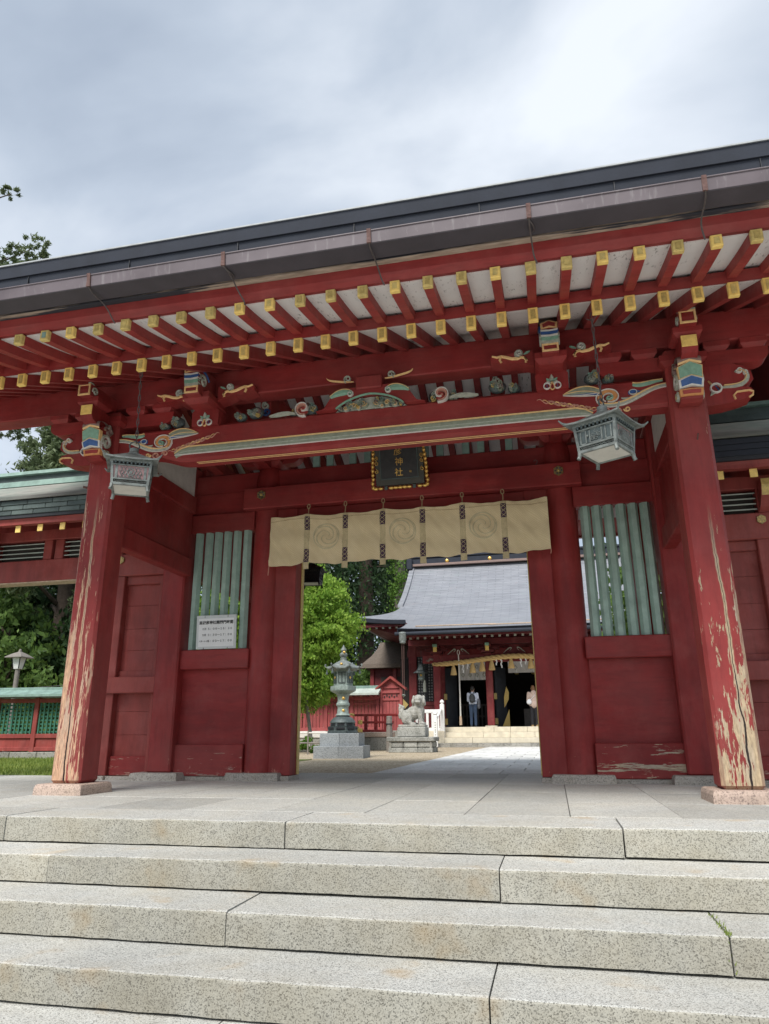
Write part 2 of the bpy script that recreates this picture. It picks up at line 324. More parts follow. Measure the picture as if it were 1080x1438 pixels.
# ------------------------------------------------------------------ mesh helpers
class MB:
    def __init__(s): s.v = []; s.f = []; s.mi = []
    def add(s, vs, fs, m=0, xf=None):
        o = len(s.v)
        if xf is not None: vs = [tuple(xf @ Vector(p)) for p in vs]
        s.v.extend(tuple(p) for p in vs); s.f.extend(tuple(i + o for i in q) for q in fs); s.mi.extend([m] * len(fs)); return s
    def box(s, x0, x1, y0, y1, z0, z1, c=0, m=0, xf=None):
        if c <= 0:
            vs = [(x0, y0, z0), (x1, y0, z0), (x1, y1, z0), (x0, y1, z0), (x0, y0, z1), (x1, y0, z1), (x1, y1, z1), (x0, y1, z1)]
            return s.add(vs, [(3, 2, 1, 0), (4, 5, 6, 7), (0, 1, 5, 4), (1, 2, 6, 5), (2, 3, 7, 6), (3, 0, 4, 7)], m, xf)
        lo = (x0, y0, z0); hi = (x1, y1, z1); vs = []; idx = {}
        for sx in (0, 1):
            for sy in (0, 1):
                for sz in (0, 1):
                    S = (sx, sy, sz); ext = [hi[a] if S[a] else lo[a] for a in range(3)]; inn = [ext[a] - c if S[a] else ext[a] + c for a in range(3)]
                    for a in range(3):
                        p = list(inn); p[a] = ext[a]; idx[S, a] = len(vs); vs.append(tuple(p))
        fs = []
        for a in range(3):
            b, d = (a + 1) % 3, (a + 2) % 3
            for sa in (0, 1):
                q = []
                for (sb, sd_) in ((0, 0), (1, 0), (1, 1), (0, 1)):
                    S = [0, 0, 0]; S[a] = sa; S[b] = sb; S[d] = sd_; q.append(idx[tuple(S), a])
                fs.append(tuple(q) if sa else tuple(q[::-1]))
            for sb in (0, 1):
                for sd_ in (0, 1):
                    A = [0, 0, 0]; A[b] = sb; A[d] = sd_; B = list(A); B[a] = 1; A = tuple(A); B = tuple(B)
                    q = (idx[A, b], idx[B, b], idx[B, d], idx[A, d]); fs.append(q if sb == sd_ else q[::-1])
        for S in [(i, j, k) for i in (0, 1) for j in (0, 1) for k in (0, 1)]:
            q = (idx[S, 0], idx[S, 1], idx[S, 2]); fs.append(q if sum(S) % 2 else q[::-1])
        return s.add(vs, fs, m, xf)
    def prism(s, poly, ax, a0, a1, m=0, xf=None):
        """polygon in the other two axes (x,z for y; y,z for x; x,y for z) extruded along ax"""
        n = len(poly); mk = {'y': lambda p, a: (p[0], a, p[1]), 'x': lambda p, a: (a, p[0], p[1]), 'z': lambda p, a: (p[0], p[1], a)}[ax]
        vs = [mk(p, a0) for p in poly] + [mk(p, a1) for p in poly]
        fs = [tuple(range(n)), tuple(range(2 * n - 1, n - 1, -1))] + [(i + n, (i + 1) % n + n, (i + 1) % n, i) for i in range(n)]
        area = sum(poly[i][0] * poly[(i + 1) % n][1] - poly[(i + 1) % n][0] * poly[i][1] for i in range(n))
        flip = (area < 0) != (ax in 'xz') != (a1 < a0)
        if flip: fs = [q[::-1] for q in fs]
        return s.add(vs, fs, m, xf)
    def loft(s, rings, m=0, cap=True, xf=None, closed=True):
        n = len(rings[0]); vs = [p for r in rings for p in r]; fs = []
        for j in range(len(rings) - 1):
            for i in range(n if closed else n - 1):
                k = (i + 1) % n; fs.append((j * n + i, j * n + k, (j + 1) * n + k, (j + 1) * n + i))
        if cap: fs += [tuple(range(n - 1, -1, -1)), tuple(range((len(rings) - 1) * n, len(rings) * n))]
        return s.add(vs, fs, m, xf)
    def lathe(s, prof, n=24, m=0, c=(0, 0), xf=None, rot=0):
        return s.loft([[(c[0] + r * math.cos(rot + 2 * math.pi * i / n), c[1] + r * math.sin(rot + 2 * math.pi * i / n), z) for i in range(n)] for r, z in prof], m, True, xf)
    def cyl(s, p0, p1, r0, r1=None, n=10, m=0):
        return s.tube([p0, p1], [r0, r0 if r1 is None else r1], n, m)
    def tube(s, path, r, n=6, m=0):
        path = [Vector(p) for p in path]; rings = []
        for i, p in enumerate(path):
            t = (path[min(i + 1, len(path) - 1)] - path[max(i - 1, 0)]).normalized()
            if i == 0: a = t.orthogonal().normalized()
            else: a = (a - t * a.dot(t)); a = a.normalized() if a.length > 1e-6 else t.orthogonal().normalized()
            b = t.cross(a); rr = r[i] if hasattr(r, '__len__') else r
            rings.append([tuple(p + (a * math.cos(2 * math.pi * k / n) + b * math.sin(2 * math.pi * k / n)) * rr) for k in range(n)])
        return s.loft(rings, m)
    def ell(s, c, r, nu=12, nv=8, m=0, xf=None):
        prof = [(math.sin(math.pi * j / nv), -math.cos(math.pi * j / nv)) for j in range(nv + 1)]
        rings = [[(c[0] + r[0] * max(q, .01) * math.cos(2 * math.pi * i / nu), c[1] + r[1] * max(q, .01) * math.sin(2 * math.pi * i / nu), c[2] + r[2] * z) for i in range(nu)] for q, z in prof]
        return s.loft(rings, m, True, xf)
    def ribbon(s, pts, w, y, d=.012, m=0, plane='xz', sgn=1):
        """raised carved line on a face: pts in the face, w width (number or list), rising d out of it"""
        n = len(pts); A = []
        for i in range(n):
            a = pts[max(i - 1, 0)]; b = pts[min(i + 1, n - 1)]; t = Vector((b[0] - a[0], b[1] - a[1])); t = t.normalized() if t.length > 1e-9 else Vector((1, 0))
            nn = Vector((-t.y, t.x)); ww = (w[i] if hasattr(w, '__len__') else w) / 2; p = Vector(pts[i][:2])
            A.append((p + nn * ww, p + nn * ww * .45, p - nn * ww * .45, p - nn * ww))
        def P(q, h): return (q.x, y - h, q.y) if plane == 'xz' else (y + sgn * h, q.x, q.y)
        vs = []; fs = []
        for a, b, c_, e_ in A: vs += [P(a, -.002), P(b, d), P(c_, d), P(e_, -.002)]
        for i in range(n - 1):
            for k in range(3): fs.append((4 * i + k, 4 * i + k + 1, 4 * i + k + 5, 4 * i + k + 4))
        fs += [(3, 2, 1, 0), (4 * n - 4, 4 * n - 3, 4 * n - 2, 4 * n - 1)]
        if (plane == 'yz' and sgn > 0): fs = [q[::-1] for q in fs]
        return s.add(vs, fs, m)
    def build(s, name, mat, parent=None, smooth=False, loc=None, rot=None):
        me = s.mesh(name, mat, smooth); return obj(name, me, parent, loc, rot)
    def mesh(s, name, mat, smooth=False):
        me = bpy.data.meshes.new(name); me.from_pydata(s.v, [], s.f)
        for mm in (mat if isinstance(mat, (list, tuple)) else [mat]): me.materials.append(MATS[mm])
        if isinstance(mat, (list, tuple)): me.polygons.foreach_set('material_index', s.mi)
        if smooth:
            me.polygons.foreach_set('use_smooth', [True] * len(me.polygons))
            me.set_sharp_from_angle(angle=R(38))
        me.update(); return me
def obj(name, me, parent=None, loc=None, rot=None):
    o = bpy.data.objects.new(name, me); COL.objects.link(o)
    if parent is not None: o.parent = parent
    if loc is not None: o.location = loc
    if rot is not None: o.rotation_euler = rot
    return o
def tag(o, label, cat, group=None, kind=None):
    if label: o['label'] = label
    if cat: o['category'] = cat
    if group: o['group'] = group
    if kind: o['kind'] = kind
    return o
def thing(name, label, cat, loc=(0, 0, 0), rz=0, group=None):
    o = bpy.data.objects.new(name, None); COL.objects.link(o); o.location = loc; o.rotation_euler = (0, 0, rz); o.empty_display_size = .2
    return tag(o, label, cat, group)
def structure(o): o['kind'] = 'structure'; return o
def B(*a, **k): return MB().box(*a, **k)
def mirx(pts): return [(-p[0],) + tuple(p[1:]) for p in pts]
def spiral(cx, cz, r0, r1, a0, turns, n=22):
    return [(cx + (r0 + (r1 - r0) * i / (n - 1)) * math.cos(a0 + turns * 2 * math.pi * i / (n - 1)), cz + (r0 + (r1 - r0) * i / (n - 1)) * math.sin(a0 + turns * 2 * math.pi * i / (n - 1))) for i in range(n)]
def bez(pts, n=16):
    out = []
    for i in range(n):
        t = i / (n - 1); q = [Vector(p) for p in pts]
        while len(q) > 1: q = [q[k].lerp(q[k + 1], t) for k in range(len(q) - 1)]
        out.append(tuple(q[0]))
    return out
def taper(n, w, a=.25, b=.25): return [w * (a + (1 - a) * min(1, 3 * i / (n - 1))) * (b + (1 - b) * min(1, 3 * (1 - i / (n - 1)))) for i in range(n)]
def text_mesh(body, size, name, mat, extrude=.002, parent=None, loc=(0, 0, 0), rot=(R(90), 0, 0), align='CENTER', bold=0):
    cu = bpy.data.curves.new(name, 'FONT'); cu.body = body; cu.size = size; cu.extrude = extrude; cu.align_x = align; cu.align_y = 'CENTER'; cu.resolution_u = 3; cu.offset = bold
    o = bpy.data.objects.new(name, cu); COL.objects.link(o)
    me = bpy.data.meshes.new_from_object(o.evaluated_get(bpy.context.evaluated_depsgraph_get())); bpy.data.objects.remove(o); bpy.data.curves.remove(cu)
    me.materials.clear(); me.materials.append(MATS[mat]); me.name = name
    return obj(name, me, parent, loc, rot)
def remesh(mb, name, mat, voxel, parent=None, smooth_it=4, disp=None):
    """fuse the overlapping lumps of a figure into one continuous skin"""
    me = mb.mesh(name, mat); o = bpy.data.objects.new(name, me); COL.objects.link(o)
    md = o.modifiers.new('r', 'REMESH'); md.mode = 'VOXEL'; md.voxel_size = voxel; md.use_smooth_shade = True
    if smooth_it: sm = o.modifiers.new('s', 'SMOOTH'); sm.iterations = smooth_it; sm.factor = .5
    if disp:
        tx = bpy.data.textures.new(name, 'CLOUDS'); tx.noise_scale = disp[0]; dm = o.modifiers.new('d', 'DISPLACE'); dm.texture = tx; dm.strength = disp[1]; dm.texture_coords = 'LOCAL'
    m2 = bpy.data.meshes.new_from_object(o.evaluated_get(bpy.context.evaluated_depsgraph_get())); o.modifiers.clear(); bpy.data.objects.remove(o); bpy.data.meshes.remove(me)
    m2.name = name; m2.materials.clear(); m2.materials.append(MATS[mat]); return obj(name, m2, parent)
def capsule(mb, p0, p1, r0, r1, n=10):
    p0 = Vector(p0); p1 = Vector(p1); d = (p1 - p0).normalized(); path = []; rad = []
    for k in (-.95, -.7, -.35, 0): path.append(p0 + d * r0 * k); rad.append(r0 * math.sqrt(max(.02, 1 - k * k)))
    for k in (0, .35, .7, .95): path.append(p1 + d * r1 * k); rad.append(r1 * math.sqrt(max(.02, 1 - k * k)))
    return mb.tube(path, rad, n)
# ------------------------------------------------------------------ stone stairs and gate platform
H, TR, S0 = .16, .4239, 1.645
stairs = structure(thing('stone_stairs', 'wide flight of pale granite steps rising to the red gate', 'stairs'))
del stairs['category']
JO = [[-7.6, -4.9, -2.128, -.13, 1.875, 4.3, 7.6], [-7.6, -4.1, -1.456, 1.207, 3.9, 7.6], [-7.6, -5., -2.6, -.11, 2.205, 4.9, 7.6], [-7.6, -4.2, -1.5, 1.212, 3.8, 7.6], [-7.6, -3.0, .082, 2.9, 7.6], [-7.6, -4.5, -1.7, 1.4, 4.4, 7.6], [-7.6, -2.4, .9, 3.3, 7.6]]
def ragged(x0, x1, y0, y1, z0, z1):
    """granite block with a worn, slightly wandering front arris"""
    mb = MB(); n = max(2, int((x1 - x0) / .09)); rings = []
    for i in range(n + 1):
        x = x0 + (x1 - x0) * i / n; a = random.uniform(-.002, .002); b = random.uniform(-.0025, .0025); c = .009 + random.uniform(-.003, .004)
        if i in (0, n): c += .004
        if random.random() < .05: c += random.uniform(.006, .02)
        rings.append([(x, y0 + a, z0 + random.uniform(0, .004)), (x, y0 + a, z1 - c + b), (x, y0 + a + c * .35, z1 - c * .35 + b), (x, y0 + c * 1.2, z1 + b), (x, y1, z1), (x, y1, z0)])
    return mb.loft(rings)
for k, js in enumerate(JO):
    for i in range(len(js) - 1):
        dy = random.uniform(-.004, .004); dz = random.uniform(-.002, .002)
        gl = .0035 if not (k == 0 and i == 3) else .006
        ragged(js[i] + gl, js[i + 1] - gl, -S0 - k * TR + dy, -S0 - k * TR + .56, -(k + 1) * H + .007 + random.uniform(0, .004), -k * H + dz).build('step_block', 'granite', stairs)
sp_ = MB()
sp_.prism([(-S0 - 6 * TR + .1, -1.4), (-S0 + .2, -1.4), (-S0 + .2, -.06)] + [q for k in range(0, 7) for q in ((-S0 - k * TR + .1, -k * H - .07), (-S0 - k * TR + .1, -(k + 1) * H - .02))], 'x', -7.55, 7.55)
sp_.build('stair_core', 'dark_wood', stairs)
# a little moss in one joint
mo = MB(); rr = random.Random(3)
for i in range(70):
    t = rr.random(); x = 2.205 + rr.gauss(0, .008); y = -S0 - 2 * TR + .42 * t ** 2 - .004; z = -2 * H + .001
    if t < .12: y = -S0 - 2 * TR - .004; z = -2 * H - rr.random() * .15
    a = rr.uniform(0, 6.3); l = rr.uniform(.008, .02); mo.add([(x, y, z), (x + .006 * math.cos(a), y + .006 * math.sin(a), z), (x + l * .6 * math.cos(a + .6), y + l * .6 * math.sin(a + .6), z + l)], [(0, 1, 2)])
o = mo.build('moss', 'grass', stairs); o['kind'] = 'stuff'

plat = structure(thing('gate_platform', 'grey granite paved platform the gate stands on', 'platform')); del plat['category']
pxs = [2.97 + .685 * k for k in range(-16, 7)]
rows = [-1.08, -.1, .9, 1.9, 2.9]
for j in range(len(rows) - 1):
    for i in range(len(pxs) - 1):
        z = random.uniform(-.0015, .0015)
        B(pxs[i] + .0025, pxs[i + 1] - .0025, rows[j] + .002, rows[j + 1] - .002, -.10, z, c=.003).build('paving_slab', 'granite_floor', plat)
for i in range(len(pxs) - 1):
    if -3.6 < pxs[i] < 3.1: B(pxs[i] + .0025, pxs[i + 1] - .0025, 2.902, 3.9, -.10, random.uniform(-.0015, .0015), c=.003).build('paving_slab', 'granite_floor', plat)
B(-7.9, 7.0, -1.3, 2.88, -.5, -.03).build('joint_bed', 'dark_wood', plat)
B(-3.6, 3.6, 2.88, 3.88, -.5, -.031).build('joint_bed', 'dark_wood', plat)

# ------------------------------------------------------------------ the gate
gate = thing('shrine_gate', 'red lacquered timber gate with gold-capped rafters and dark roof above the stone steps', 'gate')
MX = -.06
def gp(mb, name, mat, smooth=False, parent=None): return mb.build(name, mat, parent or gate, smooth)

# front posts on pinkish base stones
for sx, mt in ((-1, 'red_post_l'), (1, 'red_post_r')):
    o = gp(B(sx * 2.9 - .155, sx * 2.9 + .155, 0, .31, .095, 3.84, c=.028), 'front_post', mt)
    if sx > 0: o['label'] = 'square front post peeled to bare tan wood with a dark split'
    else: o['label'] = 'square front post with long strips of paint peeled off'
    mb = MB(); r = .235
    mb.loft([[(sx * 2.9 - a, .155 - a, z), (sx * 2.9 + a, .155 - a, z), (sx * 2.9 + a, .155 + a, z), (sx * 2.9 - a, .155 + a, z)] for a, z in ((r + .012, -.01), (r + .008, .06), (r - .002, .088), (r - .018, .095))])
    gp(mb, 'base_stone', 'granite_pink')

# rainbow beam between the front posts
def koryo():
    mb = MB(); xs = [i * .05 for i in range(0, 56)] + [2.77]
    def top(x): return 3.595 if x < 2.45 else 3.595 - .05 * (1 - math.cos((x - 2.45) / .32 * math.pi / 2))
    def bot(x): return 3.205 if x < 1.95 else 3.205 + .10 * (.5 - .5 * math.cos(min(1, (x - 1.95) / .45) * math.pi))
    rings = []
    for x in [-q for q in xs[::-1]] + xs[1:]:
        a = abs(x); t, b = top(a), bot(a); c = .03
        rings.append([(x, .05, b + c), (x, .05, t - c), (x, .05 + c, t), (x, .27 - c, t), (x, .27, t - c), (x, .27, b + c), (x, .27 - c, b), (x, .05 + c, b)])
    return mb.loft(rings)
kb = gp(koryo(), 'rainbow_beam', 'red_h', True)
# coved band along its lower edge: gold, grey-green, white lines and a double line on the underside
def band(off, w, d, mat, x1, y=.05, z0=3.322, tip=True):
    n = 60; pts = []
    for i in range(n):
        x = -x1 + 2 * x1 * i / (n - 1); a = abs(x); z = z0 + off
        if tip and a > x1 - .16: z -= .035 * ((a - x1 + .16) / .16) ** 2 + off * .75 * ((a - x1 + .16) / .16) ** 2
        pts.append((x, z))
    return MB().ribbon(pts, w, y, d)
gp(band(.0, .088, .010, '', 2.085), 'beam_band', 'p_sage', True, kb)
gp(band(.042, .016, .015, '', 2.09), 'beam_band', 'gold_line', True, kb)
gp(band(-.042, .011, .014, '', 2.085), 'beam_band', 'p_white', True, kb)
gp(band(-.010, .014, .013, '', 2.075), 'beam_band', 'p_grey', True, kb)
for yy, ww in ((.10, .012), (.135, .012)):
    mb = MB(); mb.box(-1.86, 1.86, yy, yy + ww, 3.201, 3.208); gp(mb, 'beam_line', 'gold_line', parent=kb)
for sx in (-1, 1):
    def rb(pts, w, mat, d=.014, y=.05, name='scroll_carving'):
        pts = [(sx * p[0], 3.30 + (p[1] - 3.30) * .80) for p in pts]; gp(MB().ribbon(pts, w, y, d), name, mat, True, kb)
    stem = bez([(2.755, 3.56), (2.62, 3.55), (2.50, 3.49), (2.44, 3.38), (2.30, 3.345), (2.17, 3.39)], 24)
    rb(stem, taper(24, .062, .5, .6), 'p_grey', .010); rb([(p[0], p[1] + .016) for p in stem], taper(24, .024), 'gold_line', .017); rb([(p[0], p[1] - .024) for p in stem], .008, 'p_white', .015)
    rb(spiral(2.245, 3.475, .092, .035, R(235), -.95, 24), taper(24, .056, .5, .7), 'p_orange', .014); rb(spiral(2.245, 3.475, .124, .062, R(235), -.95, 24), .014, 'p_white', .018); rb(spiral(2.245, 3.475, .064, .02, R(240), -.9, 20), .010, 'p_white', .020)
    rb(spiral(2.245, 3.465, .035, .008, R(60), -1.1, 14), .024, 'p_green', .022)
    for dz, ww, mt, lim in ((0, .105, 'p_sage', 1), (-.045, .055, 'p_blue', .8)):
        leaf = bez([(2.17, 3.56 + dz), (2.06, 3.605 + dz), (1.94, 3.58 + dz * .6), (1.84, 3.555)], 16); prof_ = [ww * math.sin(math.pi * (.12 + .88 * i / 15)) + .004 for i in range(16)]
        rb(leaf, prof_, mt, .009 + (.003 if dz == 0 else 0)); rb([(p[0], p[1] + prof_[i] * .5) for i, p in enumerate(leaf)], .011, 'gold_line', .016); rb([(p[0], p[1] - prof_[i] * .5) for i, p in enumerate(leaf)], .009, 'p_white', .016)
    for dz, w_, mt in ((0, .020, 'p_pink'), (-.034, .016, 'gold_line'), (-.068, .016, 'p_pink')):
        pts = [(1.60 + .48 * i / 29 - dz * 1.3, 3.525 - .17 * i / 29 + dz * .45 + .020 * math.sin(i * .95)) for i in range(30)]
        rb(pts, taper(30, w_, .2, .4), mt, .010)
    rb(spiral(2.30, 3.30, .05, .012, R(200), 1.2, 18), .018, 'p_pink', .014); rb(spiral(2.20, 3.315, .035, .01, R(0), 1.2, 14), .015, 'p_pink', .014); rb(spiral(2.39, 3.31, .03, .01, R(180), 1.2, 14), .013, 'gold_line', .014)
    rb(bez([(2.72, 3.615), (2.60, 3.62), (2.53, 3.565), (2.46, 3.60)], 12), taper(12, .046, .3, .6), 'p_green', .011); rb(bez([(2.72, 3.63), (2.60, 3.64), (2.53, 3.59), (2.46, 3.625)], 12), .010, 'gold_line', .015)
    rb(bez([(2.52, 3.505), (2.46, 3.54), (2.41, 3.51), (2.43, 3.48)], 10), taper(10, .046), 'p_blue', .011); rb([(2.455 + .034 * math.cos(R(q)), 3.508 + .03 * math.sin(R(q))) for q in range(0, 361, 30)], .009, 'p_white', .015)
    rb(bez([(2.50, 3.425), (2.42, 3.45), (2.37, 3.425), (2.35, 3.45)], 10), taper(10, .026), 'p_grey', .013)

# eave purlin (keta)
gp(B(-4.62, 4.62, .045, .265, 3.885, 4.19, c=.012), 'eave_purlin', 'red_h')
gp(B(-4.62, 4.62, 4.13, 4.35, 3.80, 4.185, c=.012), 'eave_purlin', 'red_h')
gp(B(-4.5, 4.5, 2.09, 2.29, 5.04, 5.15, c=.012), 'ridge_purlin', 'red_h')

# rafters: lower and flying row with gold caps
RP = .2505; RX = [(k + .5) * RP - .017 for k in range(-19, 19)]
def slope_box(y0, z0, y1, z1, h, w, n=1, bow=0):
    """bar in the YZ plane; (y,z) follow its underside, ends cut plumb"""
    mb = MB(); rings = []
    for i in range(n + 1):
        t = i / n; y = y0 + (y1 - y0) * t; z = z0 + (z1 - z0) * t - bow * 4 * t * (1 - t)
        rings.append([(-w / 2, y, z), (w / 2, y, z), (w / 2, y, z + h), (-w / 2, y, z + h)])
    return mb.loft(rings)
m_low = slope_box(-1.0, 3.685, 2.19, 5.15, .115, .073).mesh('rafter', 'red')
m_fly = slope_box(-1.66, 3.68, -.55, 3.985, .085, .070, 8, .022).mesh('flying_rafter', 'red_bright')
m_back = slope_box(5.4, 3.685, 2.19, 5.15, .115, .086).mesh('rafter', 'red')
def capmesh(w, h, name):
    mb = MB(); fw = .017
    mb.box(-w / 2 - .003, w / 2 + .003, -.012, .028, -.003, h + .003, c=.003)
    mb.box(-w / 2 + fw, w / 2 - fw, -.0165, -.010, fw, h - fw, m=1)
    mb.box(-w / 2 + .002, w / 2 - .002, -.015, -.011, .002, fw - .003); mb.box(-w / 2 + .002, w / 2 - .002, -.015, -.011, h - fw + .003, h - .002)
    mb.box(-w / 2 + .002, -w / 2 + fw - .003, -.015, -.011, fw - .003, h - fw + .003); mb.box(w / 2 - fw + .003, w / 2 - .002, -.015, -.011, fw - .003, h - fw + .003)
    return mb
c_low = capmesh(.073, .115, 'c').mesh('end_cap', ['gold', 'gold_old']); c_fly = [capmesh(.070, .085, 'c').mesh('end_cap', q) for q in (['gold_old', 'gold_old'], ['gold_old', 'gold_dull'], ['gold', 'gold_old'], ['gold_old', 'copper_green'])]; c_low = [c_low, capmesh(.073, .115, 'c').mesh('end_cap', ['gold', 'gold_dull'])]
for i, x in enumerate(RX):
    jx = random.uniform(-.003, .003)
    o = obj('rafter', m_low, gate, (x + jx, 0, 0)); obj('end_cap', random.choice(c_low), o, (0, -1.0, 3.685), (0, random.uniform(-.02, .02), 0))
    o = obj('flying_rafter', m_fly, gate, (x + jx, 0, random.uniform(-.003, .003))); obj('end_cap', c_fly[random.choice((0, 0, 0, 1, 1, 1, 2, 2, 2, 3))], o, (0, -1.66, 3.68), (0, random.uniform(-.03, .03), 0))
    obj('rafter', m_back, gate, (x, 0, 0))
# white boards over the rafters, one per gap and row
for i in range(len(RX) - 1):
    a, b = RX[i] + .033, RX[i + 1] - .033
    w_ = b - a
    mb = MB(); t = .018
    mb.add([(a, -.97, 3.814), (b, -.97, 3.814), (b, 2.19, 5.265), (a, 2.19, 5.265), (a, -.97, 3.814 + t), (b, -.97, 3.814 + t), (b, 2.19, 5.265 + t), (a, 2.19, 5.265 + t)], [(3, 2, 1, 0), (4, 5, 6, 7), (0, 1, 5, 4), (1, 2, 6, 5), (2, 3, 7, 6), (3, 0, 4, 7)])
    gp(mb, 'soffit_board', 'soffit_board')
    mb = MB(); mb.add([(a, 5.37, 3.814), (b, 5.37, 3.814), (b, 2.19, 5.265), (a, 2.19, 5.265), (a, 5.37, 3.832), (b, 5.37, 3.832), (b, 2.19, 5.283), (a, 2.19, 5.283)], [(0, 1, 2, 3), (7, 6, 5, 4), (4, 5, 1, 0), (5, 6, 2, 1), (6, 7, 3, 2), (7, 4, 0, 3)])
    gp(mb, 'soffit_board', 'soffit_board')
    mb = MB(); mb.loft([[(a, -1.615 + 1.06 * q, 3.775 + .30 * q - .088 * q * (1 - q)), (b, -1.615 + 1.06 * q, 3.775 + .30 * q - .088 * q * (1 - q)), (b, -1.615 + 1.06 * q, 3.79 + .30 * q), (a, -1.615 + 1.06 * q, 3.79 + .30 * q)] for q in (0, .25, .5, .75, 1.)])
    gp(mb, 'soffit_board', 'soffit_board')
# board carrying the flying rafters on the lower row, and the eave fascia
gp(MB().prism([(-1.005, 3.803), (-.93, 3.838), (-.93, 3.925), (-1.005, 3.905)], 'x', -4.75, 4.75), 'rafter_bearer', 'red_h')
gp(MB().prism([(-1.665, 3.772), (-1.56, 3.80), (-1.56, 3.882), (-1.725, 3.882), (-1.71, 3.82)], 'x', -4.8, 4.8), 'eave_fascia', 'red_h')
gp(B(-4.8, 4.8, -1.775, -1.68, 3.884, 3.925, c=.004), 'eave_strip', 'eave_strip')
gp(B(-4.82, 4.82, -1.80, -1.60, 3.927, 4.022), 'eave_board', 'roof_black')
# layered roof edge
gp(MB().prism([(-1.865, 4.022), (-1.50, 4.022), (-1.50, 4.155), (-1.885, 4.155)], 'x', -4.86, 4.86), 'roof_edge_course', 'roof_dark')
gp(MB().prism([(-1.90, 4.158), (-1.50, 4.158), (-1.50, 4.28), (-1.915, 4.262)], 'x', -4.88, 4.88), 'roof_edge_course', 'roof_dark')
gp(MB().prism([(-1.925, 4.262), (-1.85, 4.268), (-1.85, 4.283), (-1.925, 4.274)], 'x', -4.88, 4.88), 'roof_rim', 'roof_rim')
for x in [-4.3 + .93 * i for i in range(10)]:
    gp(B(x, x + .004, -1.893, -1.87, 4.03, 4.15), 'sheet_seam', 'roof_black')
for sy in (1, -1):
    prof = []
    for i in range(15):
        q = i / 14; y = -1.92 + 4.11 * q; z = 4.27 + 2.05 * (q ** 1.18); prof.append((y, z))
    prof2 = [(p[0], p[1] - .16) for p in prof[::-1]]; prof2[-1] = (-1.5, 4.20)
    pp = [(p[0] if sy > 0 else 4.38 - p[0], p[1]) for p in prof + prof2]
    gp(MB().prism(pp, 'x', -4.9, 4.9), 'roof_slope', 'roof_dark')
gp(MB().prism([(1.95, 6.2), (2.43, 6.2), (2.36, 6.62), (2.02, 6.62)], 'x', -5.0, 5.0), 'roof_ridge', 'roof_dark')
for sx in (-1, 1):
    gp(MB().prism([(-.2, 4.25), (4.58, 4.25), (2.19, 5.9)], 'x', sx * 4.3, sx * 4.34), 'gable_board', 'red')
gp(B(-4.8, 4.8, 6.08, 6.16, 3.70, 4.10), 'eave_fascia', 'red_h')
gp(MB().prism([(5.2, 3.95), (6.1, 3.72), (6.1, 3.80), (5.2, 4.05)], 'x', -4.75, 4.75), 'rear_soffit', 'red_h')
# box gutter hung on iron brackets with wire stays
gut = gp(MB().loft([[(x, -2.02, 3.86), (x, -1.84, 3.86), (x, -1.825, 3.955), (x, -1.835, 3.955), (x, -1.848, 3.87), (x, -2.01, 3.87), (x, -2.022, 3.955), (x, -2.033, 3.955)] for x in (-4.9, 4.9)]), 'gutter', 'gutter')
gp(B(-4.9, 4.9, -2.017, -1.843, 3.8545, 3.8585), 'gutter_shade_sheet', 'gutter_shade', parent=gut)  # thin dark sheet added to paint the underside's shade
gp(B(-4.9, 4.9, -2.039, -2.024, 3.947, 3.959, c=.003), 'gutter_lip', 'gutter', parent=gut)
for i, x in enumerate((-2.88, -1.75, -.62, .50, 1.62, 2.74, 3.86)):
    br = gp(MB().loft([[(x - .015, -2.046 + .014 * j / 4 + .006 * math.sin(j), 3.962 - .108 * j / 4), (x + .016, -2.046 + .014 * j / 4, 3.962 - .108 * j / 4), (x + .016, -2.02, 3.962 - .108 * j / 4), (x - .015, -2.02, 3.962 - .108 * j / 4)] for j in range(5)]), 'gutter_bracket', 'rust', parent=gut)
    q = random.Random(i); dx_ = q.uniform(-.02, .04)
    path = bez([(x, -2.025, 3.858), (x + dx_, -1.96, 3.81), (x + .02, -1.82, 3.85), (x - dx_, -1.76, 3.82), (x + dx_ + .02, -1.72, 3.76), (x + .04, -1.70, 3.72)], 14)
    gp(MB().tube(path, .006, 5), 'wire_stay', 'wire', True, gut)
    if i % 2 == 0: gp(MB().tube(bez([(x - .01, -2.02, 3.858), (x + .05, -1.95, 3.82), (x + .02, -1.87, 3.858)], 8), .005, 5), 'wire_stay', 'wire', True, gut)

# ---- bracket sets over the front posts and over the beam
def masu(cx, cy, z, w, h, d=None, name='bracket_block', mat='red'):
    d = d or w; mb = MB()
    mb.loft([[(cx - a * w / 2, cy - a * d / 2, zz), (cx + a * w / 2, cy - a * d / 2, zz), (cx + a * w / 2, cy + a * d / 2, zz), (cx - a * w / 2, cy + a * d / 2, zz)] for a, zz in ((.72, z), (.82, z + h * .12), (1., z + h * .42), (1., z + h))])
    return gp(mb, name, mat)
def framed(cx, y, z0, w, h, name='nose_frame', par=None):
    mb = MB(); t = .017
    for (a, b, c, d_) in ((-w / 2, w / 2, h - t, h), (-w / 2, w / 2, 0, t), (-w / 2, -w / 2 + t, t, h - t), (w / 2 - t, w / 2, t, h - t)):
        mb.box(cx + a, cx + b, y - .012, y + .004, z0 + c, z0 + d_, c=.002)
    return gp(mb, name, 'gold_line', parent=par)
